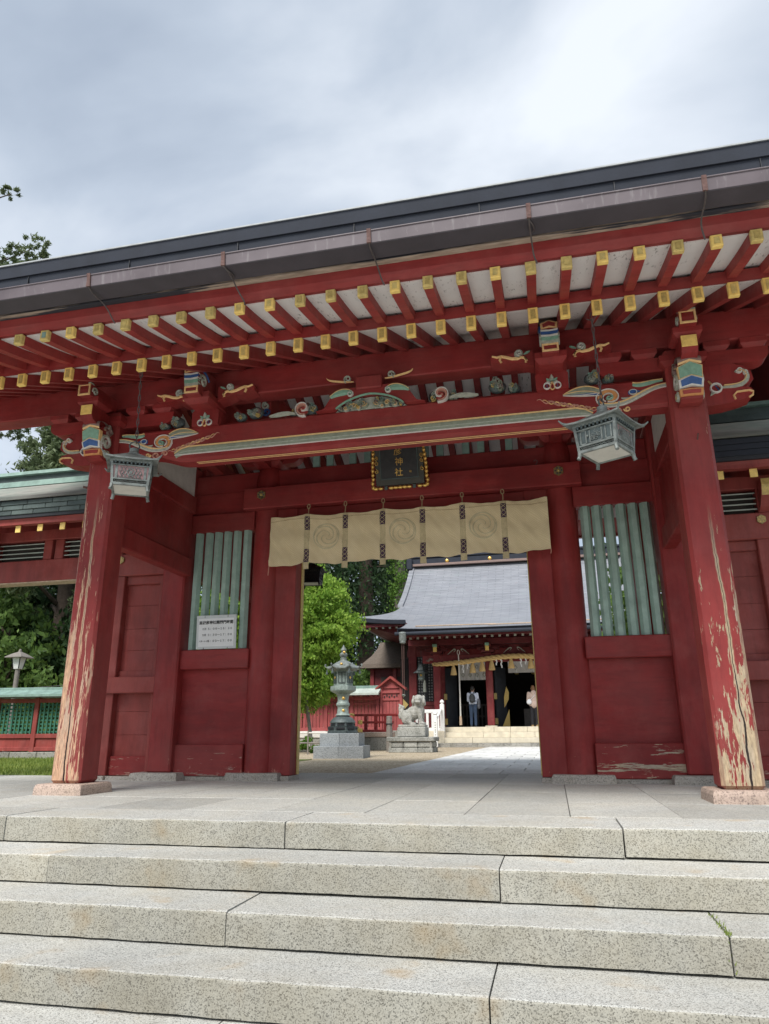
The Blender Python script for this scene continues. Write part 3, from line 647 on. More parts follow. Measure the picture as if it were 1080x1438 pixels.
def hijiki(x0, x1, y0, y1, z0, z1, name='bracket_arm', mat='red_h', rise=.09):
    """arm along X with rounded lower corners"""
    n = 6; pts = [(x0, z1), (x0, z0 + rise)] + [(x0 + .13 * (1 - math.cos(math.pi / 2 * i / n)) , z0 + rise * (1 - math.sin(math.pi / 2 * i / n))) for i in range(1, n + 1)]
    pts += [(x1 - .13 * (1 - math.cos(math.pi / 2 * i / n)), z0 + rise * (1 - math.sin(math.pi / 2 * i / n))) for i in range(n, 0, -1)] + [(x1, z0 + rise), (x1, z1)]
    return gp(MB().prism(pts, 'y', y0, y1), name, mat)
def facet(mb, cx, w, zt, zb, yt, yb, ridge, peak, m, t=.012):
    """pentagon plate with a raised centre ridge, top edge pointed"""
    vs = [(cx - w / 2, yt, zt), (cx, yt - ridge, zt + peak), (cx + w / 2, yt, zt), (cx + w / 2 * .94, yb, zb), (cx, yb - ridge, zb + peak * .55), (cx - w / 2 * .94, yb, zb)]
    vs2 = [(x, y + .05, z) for x, y, z in vs]
    mb.add(vs + vs2, [(0, 1, 4, 5)[::-1], (1, 2, 3, 4)[::-1]] + [(i, (i + 1) % 6, (i + 1) % 6 + 6, i + 6) for i in range(6)] + [(6, 7, 10, 11), (7, 8, 9, 10)], m)
for sx in (-1, 1):
    X = sx * 2.9
    # beast-headed nose on the front of the post
    mb = MB(); n = 9
    body = [(.02, 3.245), (-.10, 3.235), (-.165, 3.25), (-.175, 3.33), (-.20, 3.41), (-.215, 3.50), (-.20, 3.56), (-.15, 3.60), (-.04, 3.61), (.02, 3.60)]
    nose = gp(MB().prism(body, 'x', X - .09, X + .09), 'beast_nose', 'red')
    for (w_, zt, zb, yt, yb, rg_, pk, mt) in ((.205, 3.525, 3.415, -.236, -.222, .025, .035, 'gold_line'), (.190, 3.517, 3.420, -.243, -.231, .025, .035, 'p_green'), (.205, 3.408, 3.338, -.222, -.200, .022, .026, 'p_white'), (.170, 3.398, 3.350, -.231, -.210, .022, .026, 'p_blue'), (.195, 3.332, 3.272, -.190, -.182, .004, .004, 'p_orange'), (.150, 3.318, 3.288, -.198, -.190, .004, .004, 'red_bright')):
        mb = MB(); facet(mb, X, w_, zt, zb, yt, yb, rg_, pk, 0); gp(mb, 'nose_plate', mt, parent=nose)
    for k, (r_, mt) in enumerate(((.100, 'p_brown'), (.106, 'gold_line'))):        # curled brow above the plates
        mb = MB(); rows2 = []
        for i in range(11):
            a = R(-35 + 165 * i / 10); rows2.append([(X + u * (.098 - .003 * k), -.155 - r_ * .95 * math.cos(a) - .014 * (1 - abs(u)), 3.575 + r_ * .62 * math.sin(a) + .024 * (1 - abs(u))) for u in (-1, -.5, 0, .5, 1)])
        if k: rows2 = rows2[:2]
        mb.loft(rows2, cap=False, closed=False); gp(mb, 'brow', mt, True, nose)
    for cs in (-1, 1):
        f_ = X + cs * .09
        for (cy_, cz, r0, r1, a0, tn, w_, mt) in ((-.10, 3.43, .085, .02, 200, -1.25, .034, 'p_grey'), (-.10, 3.43, .072, .012, 210, -1.2, .010, 'p_white'), (-.08, 3.555, .065, .012, 180, -1.1, .032, 'p_brown'), (-.08, 3.555, .068, .016, 180, -1.0, .010, 'gold_line'), (-.075, 3.32, .05, .01, 160, 1.1, .026, 'p_grey'), (-.075, 3.32, .04, .008, 160, 1.1, .009, 'gold_line')):
            gp(MB().ribbon(spiral(cy_, cz, r0, r1, R(a0), tn, 22), w_, f_, .022, plane='yz', sgn=cs), 'cheek_scroll', mt, True, nose)
        gp(MB().tube([(f_ + cs * .004, -.10 + .10 * q, 3.60 + .03 * math.sin(q * 5)) for q in (0, .3, .6, 1.)], [.02, .016, .012, .005], 6), 'mane_lock', 'p_grey', True, nose)
    # elephant-headed nose on the outer side
    prof = [(3.05, 3.655), (3.30, 3.655), (3.40, 3.62), (3.46, 3.56), (3.47, 3.48), (3.42, 3.44), (3.36, 3.42), (3.44, 3.40), (3.46, 3.36), (3.44, 3.325), (3.36, 3.30), (3.22, 3.27), (3.05, 3.26)]
    kn = gp(MB().prism([(sx * p[0], p[1]) for p in prof], 'y', .055, .255), 'side_nose', 'red')
    def kr(pts, w, mt, d=.014): gp(MB().ribbon([(sx * p[0], p[1]) for p in pts], [q * 1.35 for q in w] if hasattr(w, '__len__') else w * 1.3, .055, d * 1.2), 'side_nose_carving', mt, True, kn)
    kr(bez([(3.20, 3.425), (3.28, 3.43), (3.36, 3.41), (3.44, 3.44), (3.475, 3.52), (3.43, 3.60), (3.36, 3.60), (3.33, 3.56)], 26), taper(26, .032, .4, .5), 'p_grey'); kr(bez([(3.22, 3.44), (3.28, 3.445), (3.36, 3.425), (3.425, 3.455), (3.455, 3.52), (3.415, 3.585), (3.37, 3.585), (3.345, 3.56)], 26), .009, 'gold_line', .02)
    kr(spiral(3.365, 3.575, .028, .01, R(180), 1.2, 14), .012, 'p_white', .02); kr(spiral(3.41, 3.545, .022, .008, R(90), -1.2, 12), .010, 'p_white', .02)
    kr([(3.155 + .045 * math.cos(R(a)), 3.425 + .042 * math.sin(R(a))) for a in range(0, 361, 20)], .016, 'p_white', .016)
    kr([(3.16, 3.425), (3.164, 3.427)], .055, 'p_blue', .014); kr([(3.168, 3.418), (3.171, 3.42)], .035, 'ink', .018)
    kr([(3.12, 3.47), (3.10, 3.50), (3.125, 3.46)], .012, 'gold_line'); kr([(3.115, 3.385), (3.10, 3.36), (3.14, 3.38)], .012, 'p_grey')
    kr([(3.30, 3.30), (3.29, 3.34), (3.32, 3.37), (3.42, 3.375), (3.45, 3.36), (3.445, 3.33), (3.41, 3.31)], .014, 'gold_line', .014)
    # stack of blocks and arms
    masu(X, .155, 3.655, .40, .10)
    hijiki(X - .74, X + .74, .075, .235, 3.66, 3.80)
    for dx_ in (-.62, -.31, .31, .62): masu(X + dx_, .155, 3.80, .225, .084, .24)
    arm = gp(MB().prism([(.02, 3.58), (-.24, 3.58), (-.32, 3.61), (-.345, 3.65), (-.345, 3.76), (.02, 3.76)], 'x', X - .066, X + .066), 'forward_arm', 'red')
    gp(B(X - .064, X + .064, -.353, -.343, 3.655, 3.76, c=.002), 'arm_end_plate', 'gold', parent=arm)
    masu(X, -.22, 3.762, .24, .085, .26)
    nz_ = gp(MB().prism([(.05, 3.848), (-.41, 3.838), (-.42, 3.90), (-.41, 3.962), (.05, 3.98)], 'x', X - .068, X + .068), 'purlin_nose', 'red')
    framed(X, -.415, 3.838, .136, .124, par=nz_)
    gp(B(X - .07, X + .07, -.425, -.36, 3.964, 3.978, c=.004), 'nose_cap', 'p_grey', parent=nz_)
    for cs in (-1, 1): gp(MB().ribbon(spiral(-.34, 3.90, .045, .01, R(200), -1.3, 18), .02, X + cs * .068, .014, plane='yz', sgn=cs), 'cheek_scroll', 'p_grey', True, nz_)
    # bracket over the beam
    X = sx * 1.75
    blk = gp(B(X - .15, X + .15, .02, .30, 3.58, 3.755, c=.02), 'beam_block', 'red')
    gp(MB().prism([(X - .145, 3.56), (X + .145, 3.56), (X + .15, 3.71), (X + .12, 3.75), (X - .12, 3.75), (X - .15, 3.71)], 'y', .0, .06), 'crest_board', 'red', parent=blk)
    for a, mt, w_, l in ((90, 'p_grey', .05, .075), (140, 'p_green', .042, .062), (40, 'p_green', .042, .062), (170, 'p_grey', .036, .05), (10, 'p_grey', .036, .05)):
        c0 = (X, 3.625); pts = [(c0[0] + l * q * math.cos(R(a)), c0[1] + l * q * math.sin(R(a))) for q in (0, .3, .6, .85, 1.05)]
        gp(MB().ribbon(pts, [w_ * .5, w_ * .95, w_, w_ * .6, .004], .0, .016), 'crest_leaf', mt, True, blk)
    for cs in (-1, 1):
        gp(MB().ribbon([(X + cs * .048 + .03 * math.cos(R(a)), 3.592 + .03 * math.sin(R(a))) for a in range(0, 361, 24)], .013, .0, .016), 'crest_ring', 'p_white', True, blk)
        gp(MB().ribbon([(X + cs * .048 - .002, 3.592), (X + cs * .048 + .002, 3.592)], .044, .0, .014), 'crest_fruit', 'p_blue', True, blk)
        gp(MB().ribbon(bez([(X, 3.63), (X + cs * .02, 3.59), (X + cs * .03, 3.565), (X, 3.55)], 8), .009, .0, .017), 'crest_stem', 'gold_line', True, blk)
    masu(X, -.02, 3.725, .29, .10, .42)
    pn = gp(MB().prism([(.05, 3.77), (-.30, 3.77), (-.335, 3.80), (-.325, 3.86), (-.345, 3.90), (-.35, 4.0), (-.32, 4.06), (.05, 4.10)], 'x', X - .074, X + .074), 'painted_nose', 'red')
    framed(X, -.327, 3.772, .146, .075, par=pn)
    for (z0, z1, yv, mt) in ((3.85, 3.882, -.338, 'p_grey'), (3.88, 3.912, -.348, 'p_green'), (3.912, 3.932, -.351, 'p_white'), (3.932, 3.962, -.354, 'p_blue'), (3.962, 3.98, -.356, 'p_white')):
        mb = MB(); facet(mb, X, .152, z1, z0, yv, yv, .008, -.012, 0); gp(mb, 'nose_plate', mt, parent=pn)
    mb = MB(); facet(mb, X, .152, 4.04, 3.985, -.36, -.356, .010, .02, 0); gp(mb, 'nose_plate', 'gold_line', parent=pn)
    mb = MB(); facet(mb, X, .112, 4.028, 3.996, -.368, -.364, .010, .02, 0); gp(mb, 'nose_plate', 'red', parent=pn)
    for cs in (-1, 1):
        gp(MB().ribbon(spiral(-.24, 3.93, .07, .015, R(180), -1.3, 20), .028, X + cs * .074, .016, plane='yz', sgn=cs), 'cheek_scroll', 'p_grey', True, pn)
        gp(MB().ribbon(bez([(-.32, 4.03), (-.24, 4.05), (-.16, 4.03), (-.12, 3.98)], 10), .02, X + cs * .074, .016, plane='yz', sgn=cs), 'cheek_scroll', 'p_blue', True, pn)
    # cloud-shaped arms with gilt edges either side
    for cs in (-1, 1):
        a0 = X + cs * .15
        pf = [(0, 3.955), (.14, 3.955), (.40, 3.925), (.40, 3.88), (.33, 3.86), (.26, 3.84), (.17, 3.86), (.10, 3.825), (0, 3.80)]
        ca = gp(MB().prism([(a0 + cs * p[0], p[1]) for p in pf], 'y', -.05, .12), 'cloud_arm', 'red')
        def cr(pts, w, mt, d=.012): gp(MB().ribbon([(a0 + cs * p[0], p[1] + .06) for p in pts], w * 1.6 if not hasattr(w, '__len__') else [q * 1.7 for q in w], -.05, d * 1.4), 'cloud_carving', mt, True, ca)
        cr([(.06, 3.79), (.085, 3.825), (.115, 3.835), (.15, 3.825), (.20, 3.83), (.25, 3.85), (.30, 3.865), (.34, 3.86), (.385, 3.875)], taper(9, .02, .6, .4), 'gold_line'); cr([(.30, 3.86), (.315, 3.83), (.30, 3.80)], .015, 'gold_line'); cr([(.085, 3.825), (.07, 3.80), (.075, 3.775)], .016, 'gold_line')
        cr(spiral(.13, 3.875, .044, .010, R(270), 1.3, 18), .016, 'p_grey'); cr(spiral(.13, 3.875, .030, .006, R(270), 1.2, 16), .006, 'p_white', .02); cr(bez([(.09, 3.86), (.06, 3.88), (.03, 3.885)], 8), taper(8, .014), 'p_green')
    

# centre frog-leg strut
fl = gp(MB().prism([(-.55, 3.58), (-.47, 3.60), (-.37, 3.755), (-.30, 3.80), (.30, 3.80), (.37, 3.755), (.47, 3.60), (.55, 3.58), (.37, 3.58), (.29, 3.64), (.15, 3.70), (0, 3.715), (-.15, 3.70), (-.29, 3.64), (-.37, 3.58)], 'y', -.005, .24), 'frog_leg_strut', 'red_h')
gp(B(-.135, .13, -.035, .25, 3.765, 3.905, c=.012), 'strut_block', 'red')
gp(MB().prism([(-.36, 3.58), (.36, 3.58), (.28, 3.635), (.15, 3.695), (0, 3.71), (-.15, 3.695), (-.28, 3.635)], 'y', .06, .10), 'strut_panel', 'p_grey', parent=fl)
for sx in (-1, 1):
    def fr(pts, w, mt, d=.016, y=-.005): gp(MB().ribbon([(sx * p[0], p[1] - (.085 if p[1] < 3.885 else .03)) for p in pts], w, y, d), 'strut_carving', mt, True, fl)
    fr(bez([(.40, 3.80), (.30, 3.86), (.22, 3.85), (.16, 3.815)], 12), [.075 * math.sin(math.pi * (.15 + .8 * i / 11)) for i in range(12)], 'p_green', .022); fr(bez([(.40, 3.80), (.30, 3.90), (.20, 3.87), (.17, 3.835)], 12), .010, 'gold_line', .026)
    fr(spiral(.195, 3.815, .035, .010, R(90), 1.2 , 16), .014, 'p_white', .026)
    fr(spiral(.22, 3.925, .04, .01, R(300), 1.3, 18), .018, 'p_grey', .02); fr(bez([(.16, 3.89), (.26, 3.89), (.34, 3.93), (.42, 3.915), (.44, 3.96)], 14), taper(14, .02), 'gold_line')
    fr(spiral(.70, 3.735, .07, .015, R(250), 1.25, 22), .034, 'p_pink', .04, .06); fr(spiral(.70, 3.735, .09, .03, R(250), 1.1, 22), .014, 'p_white', .05, .06); fr(bez([(.78, 3.69), (.88, 3.73), (.98, 3.70), (1.06, 3.69)], 12), taper(12, .05), 'p_grey', .03, .06)
    fr([(.70 + .02 * math.cos(R(a)), 3.72 + .02 * math.sin(R(a))) for a in range(0, 361, 40)], .06, 'red_bright', .03, .06)
    fr(bez([(.34, 3.67), (.28, 3.73), (.15, 3.79), (0, 3.80)], 14), .016, 'p_green', .02, .0)
    for (cx, cz, r_, a0) in ((.07, 3.72, .045, 180), (.17, 3.705, .035, 0), (.25, 3.685, .028, 180), (.12, 3.675, .02, 90)):
        fr(spiral(cx, cz, r_, .008, R(a0), 1.4, 20), .017, 'p_sage' if r_ > .03 else 'p_grey', .03, .06); fr(spiral(cx, cz, r_ * .8, .006, R(a0), 1.4, 20), .007, 'gold_line', .036, .06)

# carved beam ends seen between the beams (dragon-scale noses), inside the front bay
for sx in (-1, 1):
    for x in (1.75, 1.22):
        nb = gp(MB().prism([(.32, 3.72), (.95, 3.86), (.95, 4.12), (.32, 3.98)], 'x', sx * x - .06, sx * x + .06), 'inner_arm', 'red')
        for j in range(3):
            gp(MB().ribbon(spiral(sx * x + .01 * j, 3.93 - .07 * j, .045, .01, R(90 * j), 1.3, 16), .022, .30, .02), 'inner_carving', ['bronze_dark', 'p_grey', 'p_blue'][j], True, nb)
    gp(B(sx * 1.75 - .10, sx * 1.75 + .10, .3, 2.1, 3.98, 4.24, c=.01), 'tie_beam', 'red')

# dense painted carvings filling the gap between the beams
def cluster(x, z, r, seed, y):
    q = random.Random(seed); base = gp(MB().ell((x, y + .05, z), (r * 1.25, .04, r), 12, 8), 'carved_boss', 'bronze_dark', True)
    for k in range(9):
        a = q.uniform(0, 6.28); rr_ = q.uniform(.1, .75) * r; mt = ['p_grey', 'copper_green', 'p_sage', 'bronze_green', 'gold_old', 'p_brown', 'p_sage'][k % 7]
        gp(MB().ribbon(spiral(x + 1.25 * rr_ * math.cos(a), z + rr_ * math.sin(a), r * q.uniform(.28, .5), .006, q.uniform(0, 6.28), q.choice((-1.3, 1.3)), 18), r * .17, y + .02, .03), 'relief_scroll', mt, True, base)
for sx in (-1, 1):
    for k, (x, z, r) in enumerate(((.66, 3.67, .075), (.80, 3.645, .055), (1.24, 3.70, .068), (1.40, 3.665, .05), (2.12, 3.68, .062), (2.26, 3.65, .045))): cluster(sx * x, z, r, 40 + k + 10 * sx, .08)
    for k, (x, z, r) in enumerate(((.10, 3.64, .05), (.22, 3.625, .045), (.31, 3.605, .03))): cluster(sx * x, z, r, 60 + k + 10 * sx, .025)

# ---- main line: door pillars, jambs, corner pillars, side panels
Y0 = 2.09
for sx in (-1, 1):
    px_ = MX + sx * 1.865
    gp(MB().lathe([(.178, .085), (.18, 1.5), (.178, 3.3), (.176, 3.75), (.16, 3.86), (.12, 3.93)], 32, c=(px_, Y0 + .175)), 'door_pillar', 'red', True)
    mb = MB(); a0, a1 = px_ - .33, px_ + .30
    mb.loft([[(px_ - r, Y0 - .05 + q, z), (px_ + r, Y0 - .05 + q, z), (px_ + r, Y0 + .45, z), (px_ - r, Y0 + .45, z)] for r, q, z in ((.33, 0, -.01), (.325, .004, .06), (.315, .012, .083), (.30, .03, .088))])
    gp(mb, 'base_stone', 'granite_base')
    j0, j1 = sorted((MX + sx * 1.44, MX + sx * 1.71))
    gp(B(j0, j1, Y0 + .09, Y0 + .37, .055, 3.32, c=.006), 'door_jamb', 'red')
    gp(B(j0 - .012, j1 + .005, Y0 + .04, Y0 + .42, -.01, .052, c=.008), 'base_stone', 'granite_base')
    e0 = MX + sx * 1.437
    gp(B(min(e0, e0 - sx * .012), max(e0, e0 - sx * .012), Y0 + .30, Y0 + .375, .06, 3.3), 'jamb_edge', 'gold_old')
    cx = MX + sx * 3.05
    gp(B(cx - .155, cx + .155, Y0 - .06, Y0 + .25, .085, 4.0, c=.02), 'corner_pillar', 'red')
    mb = MB(); mb.loft([[(cx - r, Y0 - .17 + q, z), (cx + r, Y0 - .17 + q, z), (cx + r, Y0 + .42, z), (cx - r, Y0 + .42, z)] for r, q, z in ((.31, 0, -.01), (.305, .004, .06), (.295, .012, .085), (.28, .03, .09))])
    gp(mb, 'base_stone', 'granite_base')
    a, b = sorted((MX + sx * 2.02, MX + sx * 2.905))
    gp(B(a, b, Y0 + .03, Y0 + .25, -.01, .045, c=.008), 'sill_stone', 'granite_base')
    gp(B(a - .01, b + .01, Y0 + .02, Y0 + .22, .047, .405, c=.008), 'bottom_rail', 'red_rail' if sx < 0 else 'red_rail_worn')
    gp(B(a, b, Y0 + .10, Y0 + .17, .40, 1.31), 'panel_board', 'red_h')
    gp(B(a - .02, b + .03, Y0 + .0, Y0 + .22, 1.29, 1.53, c=.01), 'middle_rail', 'red_h')
    gp(B(a - .01, b + .01, Y0 + .03, Y0 + .20, 3.055, 3.30, c=.008), 'head_rail', 'red_h')
    gp(B(a, b, Y0 + .09, Y0 + .17, 3.30, 3.60), 'panel_board', 'red_h')
    n = 6; wz = (b - a - .08); p_ = wz / n
    for k in range(n):
        bx = a + .045 + p_ * (k + .5); w_ = p_ * .86 / 2; d = .055
        jit = random.uniform(-.004, .004); bot = 1.515
        mb = MB(); mb.loft([[(bx - w_ + jit, Y0 + .10, z), (bx - w_ * .45 + jit, Y0 + .10 - d, z), (bx + w_ * .45 + jit, Y0 + .10 - d, z), (bx + w_ + jit, Y0 + .10, z), (bx + w_ * .5 + jit, Y0 + .135, z), (bx - w_ * .5 + jit, Y0 + .135, z)] for z in (bot, 3.07)])
        gp(mb, 'lattice_bar', 'lattice_green')
    # lintels above
    # side tie beams from front post to corner pillar, boarded between
    fx = sx * 2.94
    gp(B(fx - .07, fx + .07, .29, Y0 - .04, 2.46, 2.69, c=.01), 'side_tie', 'red')
    gp(B(fx - .025, fx + .025, .29, Y0 - .04, 2.69, 3.30), 'side_board', 'red')
    gp(B(fx - .075, fx + .075, .29, Y0 - .04, 3.30, 3.52, c=.01), 'side_tie', 'red')
    gp(B(fx - .03, fx + .03, .29, Y0 - .04, 3.52, 4.25), 'side_plaster', 'plaster')
    gp(B(fx - .10, fx + .10, .26, 4.2, 4.02, 4.26, c=.01), 'cross_beam', 'red')
    # rear post and its stone
    gp(B(fx - .155, fx + .155, 4.08, 4.39, .09, 3.8, c=.028), 'rear_post', 'red'); gp(B(fx - .235, fx + .235, 4.0, 4.47, -.02, .09, c=.012), 'base_stone', 'granite_pink')
    gp(B(fx - .07, fx + .07, Y0 + .24, 4.09, 2.46, 2.69, c=.01), 'side_tie', 'red')
    gp(B(fx - .03, fx + .03, Y0 + .24, 4.09, 2.69, 4.1), 'side_board', 'red')
gp(B(MX - 2.12, MX + 2.12, Y0 - .11, Y0 + .02, 3.29, 3.575, c=.012), 'crest_lintel', 'red_h')
gp(B(MX - 2.9, MX + 2.9, Y0 + .10, Y0 + .27, 3.60, 3.87, c=.01), 'head_beam', 'red_h')
gp(B(MX - 1.72, MX + 1.72, Y0 + .12, Y0 + .30, 3.04, 3.32, c=.006), 'door_head', 'red_h')
for sx in (-1, 1):
    cx = MX + sx * 1.865
    mb = MB(); pts = [(cx + .062 * math.cos(R(60 * i + 30)), 3.462 + .062 * math.sin(R(60 * i + 30))) for i in range(6)]
    mb.prism(pts, 'y', Y0 - .128, Y0 - .108)
    cr_ = gp(mb, 'hexagonal_boss', 'brass')
    for i in range(6):
        gp(MB().ell((cx + .036 * math.cos(R(60 * i)), Y0 - .131, 3.462 + .036 * math.sin(R(60 * i))), (.011, .006, .011), 8, 6), 'boss_petal', 'bronze_dark', True, cr_)
    gp(MB().ell((cx, Y0 - .132, 3.462), (.014, .01, .014), 10, 6), 'boss_knob', 'gold_old', True, cr_)
    # pillar-top block and boat-shaped arms
    masu(cx, Y0 + .175, 3.90, .40, .14)
    hijiki(cx - .44, cx + .44, Y0 + .10, Y0 + .25, 3.955, 4.10, rise=.12)
    for d_ in (-.33, 0, .33): masu(cx + d_, Y0 + .175, 4.10, .22, .10)
    gp(MB().prism([(1.55, 4.05), (1.50, 3.97), (1.56, 3.90), (1.75, 3.87), (2.1, 3.87), (2.1, 4.08), (1.55, 4.08)], 'x', cx - .07, cx + .07), 'forward_arm', 'red')
    cx = MX + sx * 2.55
    gp(MB().prism([(1.75, 4.02), (1.70, 3.95), (1.78, 3.88), (2.15, 3.86), (2.15, 4.05), (1.75, 4.05)], 'x', cx - .06, cx + .06), 'forward_arm', 'red')
gp(B(MX - 2.95, MX + 2.95, Y0 + .09, Y0 + .26, 4.20, 4.45, c=.01), 'upper_beam', 'red_h')
for x in (-1.22, -1.03, -.72, -.52, .24, .43, .76, .95, 1.3):
    gp(B(x + MX - .045, x + MX + .045, Y0 + .13, Y0 + .18, 3.86, 4.22, c=.006), 'transom_slat', 'slat_green')
gp(MB().tube([(1.55, Y0 - .115, 3.56)] + [(1.55 + .022 * math.cos(R(a)), Y0 - .12, 3.60 + .022 * math.sin(R(a))) for a in range(-60, 200, 20)], .004, 5), 'wire_hook', 'wire', True)
# nail on the right-hand post with its rust bloom, and an old hook on the left
gp(MB().cyl((2.93, .01, 2.93), (2.93, -.05, 2.97), .006), 'iron_nail', 'rust')
gp(MB().cyl((-3.055, .05, 3.0), (-3.10, .02, 3.01), .012), 'iron_nail', 'rust')
# ------------------------------------------------------------------ curtain with three comma crests
YC = 1.93
cur = thing('shrine_curtain', 'cream silk curtain with three swirl crests hung across the gate opening', 'curtain', (-.06, YC, 3.13))
def cy(x, z): return .024 * math.sin(x * 6.1 + .4) + (.016 * (1 + 1.2 * (3.13 - z))) * math.sin(x * 13.03 + 1.9 + .5 * math.sin(z * 4)) * .6 + .012 * math.sin(x * 13.7 + z * 1.5) * (0.3 + 1.4 * (3.13 - z)) + .006 * math.sin(z * 21 + x * 3) + .005 * math.sin(x * 31 + 2 * math.sin(z * 9)) + .004 * math.sin((x * 1.2 + z) * 38)
def cur_part(f, *a): return f
mb = MB(); nx, nz2 = 120, 18; front = []
for j in range(nz2 + 1):
    row = []
    for i in range(nx + 1):
        x = -1.765 + 3.415 * i / nx; zt = 3.137 - .022 * abs(math.sin((x + 1.27) / .482 * math.pi)); zb = 2.503 + .010 * math.sin(x * 9) + .006 * math.sin(x * 23) ; z = zt + (zb - zt) * j / nz2
        row.append((x + .06, cy(x, z), z - 3.13))
    front.append(row)
vs = [p for r in front for p in r] + [(p[0], p[1] + .006, p[2]) for r in front for p in r]; n1 = nx + 1; N = n1 * (nz2 + 1); fs = []
for j in range(nz2):
    for i in range(nx):
        a = j * n1 + i; fs += [(a, a + n1, a + n1 + 1, a + 1), (N + a, N + a + 1, N + a + n1 + 1, N + a + n1)]
for j in range(nz2): a = j * n1; fs += [(a, N + a, N + a + n1, a + n1), (a + nx, a + nx + n1, N + a + nx + n1, N + a + nx)]
for i in range(nx): a = i; fs.append((a, a + 1, N + a + 1, N + a)); b = nz2 * n1 + i; fs.append((b, N + b, N + b + 1, b + 1))
mb.add(vs, fs); mb.build('cloth', 'cloth', cur, True)
def on_cloth(pts, w, d, name, mat):
    """stitch a ribbon on to the moving cloth surface"""
    mb = MB(); A = []; n = len(pts); vs = []; fs = []
    for i in range(n):
        a = pts[max(i - 1, 0)]; b = pts[min(i + 1, n - 1)]; t = Vector((b[0] - a[0], b[1] - a[1])); t = t.normalized() if t.length > 0 else Vector((1, 0)); nn = Vector((-t.y, t.x)); ww = (w[i] if hasattr(w, '__len__') else w) / 2; p = Vector(pts[i])
        for q, h in ((nn * ww, -.001), (nn * ww * .6, d), (-nn * ww * .6, d), (-nn * ww, -.001)):
            u = p + q; vs.append((u.x + .06, cy(u.x, u.y) - h, u.y - 3.13))
    for i in range(n - 1):
        for k in range(3): fs.append((4 * i + k, 4 * i + k + 1, 4 * i + k + 5, 4 * i + k + 4))
    mb.add(vs, fs); return mb.build(name, mat, cur, True)
for cx in (-1.03, -.07, .895):
    cz = 2.845
    on_cloth([(cx + .158 * math.cos(R(a)), cz + .158 * math.sin(R(a))) for a in range(0, 361, 10)], .014, .004, 'crest_ring', 'crest_thread')
    for k in range(3):
        a0 = 120 * k + 20; n = 26; pts = []; ws = []
        for i in range(n):
            t = i / (n - 1); a = R(a0 + 235 * t); r_ = .055 + .088 * min(1, t * 1.25) ** .8; pts.append((cx + r_ * math.cos(a), cz + r_ * math.sin(a))); ws.append(.072 * (1 - t) ** .75 * (.8 + .2 * math.sin(t * 3)) + .004)
        for off in (1, -1):
            pp = []
            for i in range(n):
                v = Vector((pts[i][0] - cx, pts[i][1] - cz)); v = v * (1 + off * ws[i] / 2 / v.length); pp.append((cx + v.x, cz + v.y))
            on_cloth(pp, .009, .0045, 'crest_comma', 'crest_thread')
for cx in (-1.268, -.79, -.309, .173, .66, 1.141):
    L = [(cx + .0 * i, 3.13 - .68 * i / 20 - .02 * (i == 20)) for i in range(21)]
    on_cloth(L, .074, .007, 'hanging_strap', 'cloth_strap')
    for zc in (3.015, 2.60):
        on_cloth([(cx, zc + .085 - .17 * i / 6) for i in range(7)], .072, .010, 'strap_pattern', 'cloth_purple')
        for off in (-1, 1):
            on_cloth([(cx + off * .026 * math.cos(math.pi * i / 4), zc + .08 - .16 * i / 12) for i in range(13)], .006, .014, 'strap_pattern', 'cloth_strap')
    MB().tube([(cx + .06, .0, .0), (cx + .062, .012, .06), (cx + .058, .02, .10)], .007, 6).tube([(cx + .058 + .018 * math.cos(R(a)), .02, .12 + .03 * math.sin(R(a))) for a in range(0, 361, 30)], .006, 5).build('hanging_loop', 'cord', cur, True)
for x in (-1.77, 1.645):
    MB().tube([(x + .06, .0, -.55), (x + .066, .004, -.64), (x + .06, .0, -.74 if x < 0 else -.67)], .006, 5).build('side_cord', 'p_pink', cur, True)
on_cloth([(-1.76 + 3.4 * i / 80, 3.075 + .012 * math.sin((-1.76 + 3.4 * i / 80) * 7.5)) for i in range(81)], .006, .003, 'stitch_line', 'cord')

# ------------------------------------------------------------------ name plaque
PZ, PT = 3.36, .24
plq = thing('name_plaque', 'black shrine name plaque in a scalloped gilt frame over the gate opening', 'plaque', (-.07, 1.85, PZ))
tilt = (R(14), 0, 0)
pw, ph = .33, .80
B(-pw + .03, pw - .03, -.01, .05, .04, ph - .03, c=.006).build('plaque_surround', 'plaque_olive', plq, rot=tilt)
B(-pw + .105, pw - .105, -.022, -.009, .125, ph - .10, c=.003).build('plaque_panel', 'plaque_black', plq, rot=tilt)
for a, b, c, d_ in ((-pw + .095, -pw + .106, .115, ph - .09), (pw - .106, pw - .095, .115, ph - .09), (-pw + .106, pw - .106, .115, .126), (-pw + .106, pw - .106, ph - .1, ph - .09)):
    B(a, b, -.026, -.008, c, d_).build('plaque_bead', 'copper_dark', plq, rot=tilt)
def scallop(path, name='gilt_scallop'):
    for (x, z, w_, h_) in path:
        mb = MB(); mb.ell((x, -.014, z), (w_, .026, h_), 8, 6); mb.build(name, 'gold_leaf', plq, True, rot=tilt)
zs = [.03 + i * .052 for i in range(15)]
for sx in (-1, 1):
    scallop([(sx * (pw - .012 + .014 * math.sin(z * 7.5) + (.014 if z < .12 else 0)), z, .023, .030) for z in zs])
    for z in (.20, .30, .36): MB().ribbon(spiral(sx * (pw - .045), z + .02, .026, .006, R(90), sx * 1.2, 14), .012, -.012, .016).build('gilt_curl', 'gold_leaf', plq, True, rot=tilt)
    B(sx * (pw - .155) - .02, sx * (pw - .155) + .02, -.03, -.006, -.01, .035, c=.004).build('corner_clasp', 'bronze_dark', plq, rot=tilt)
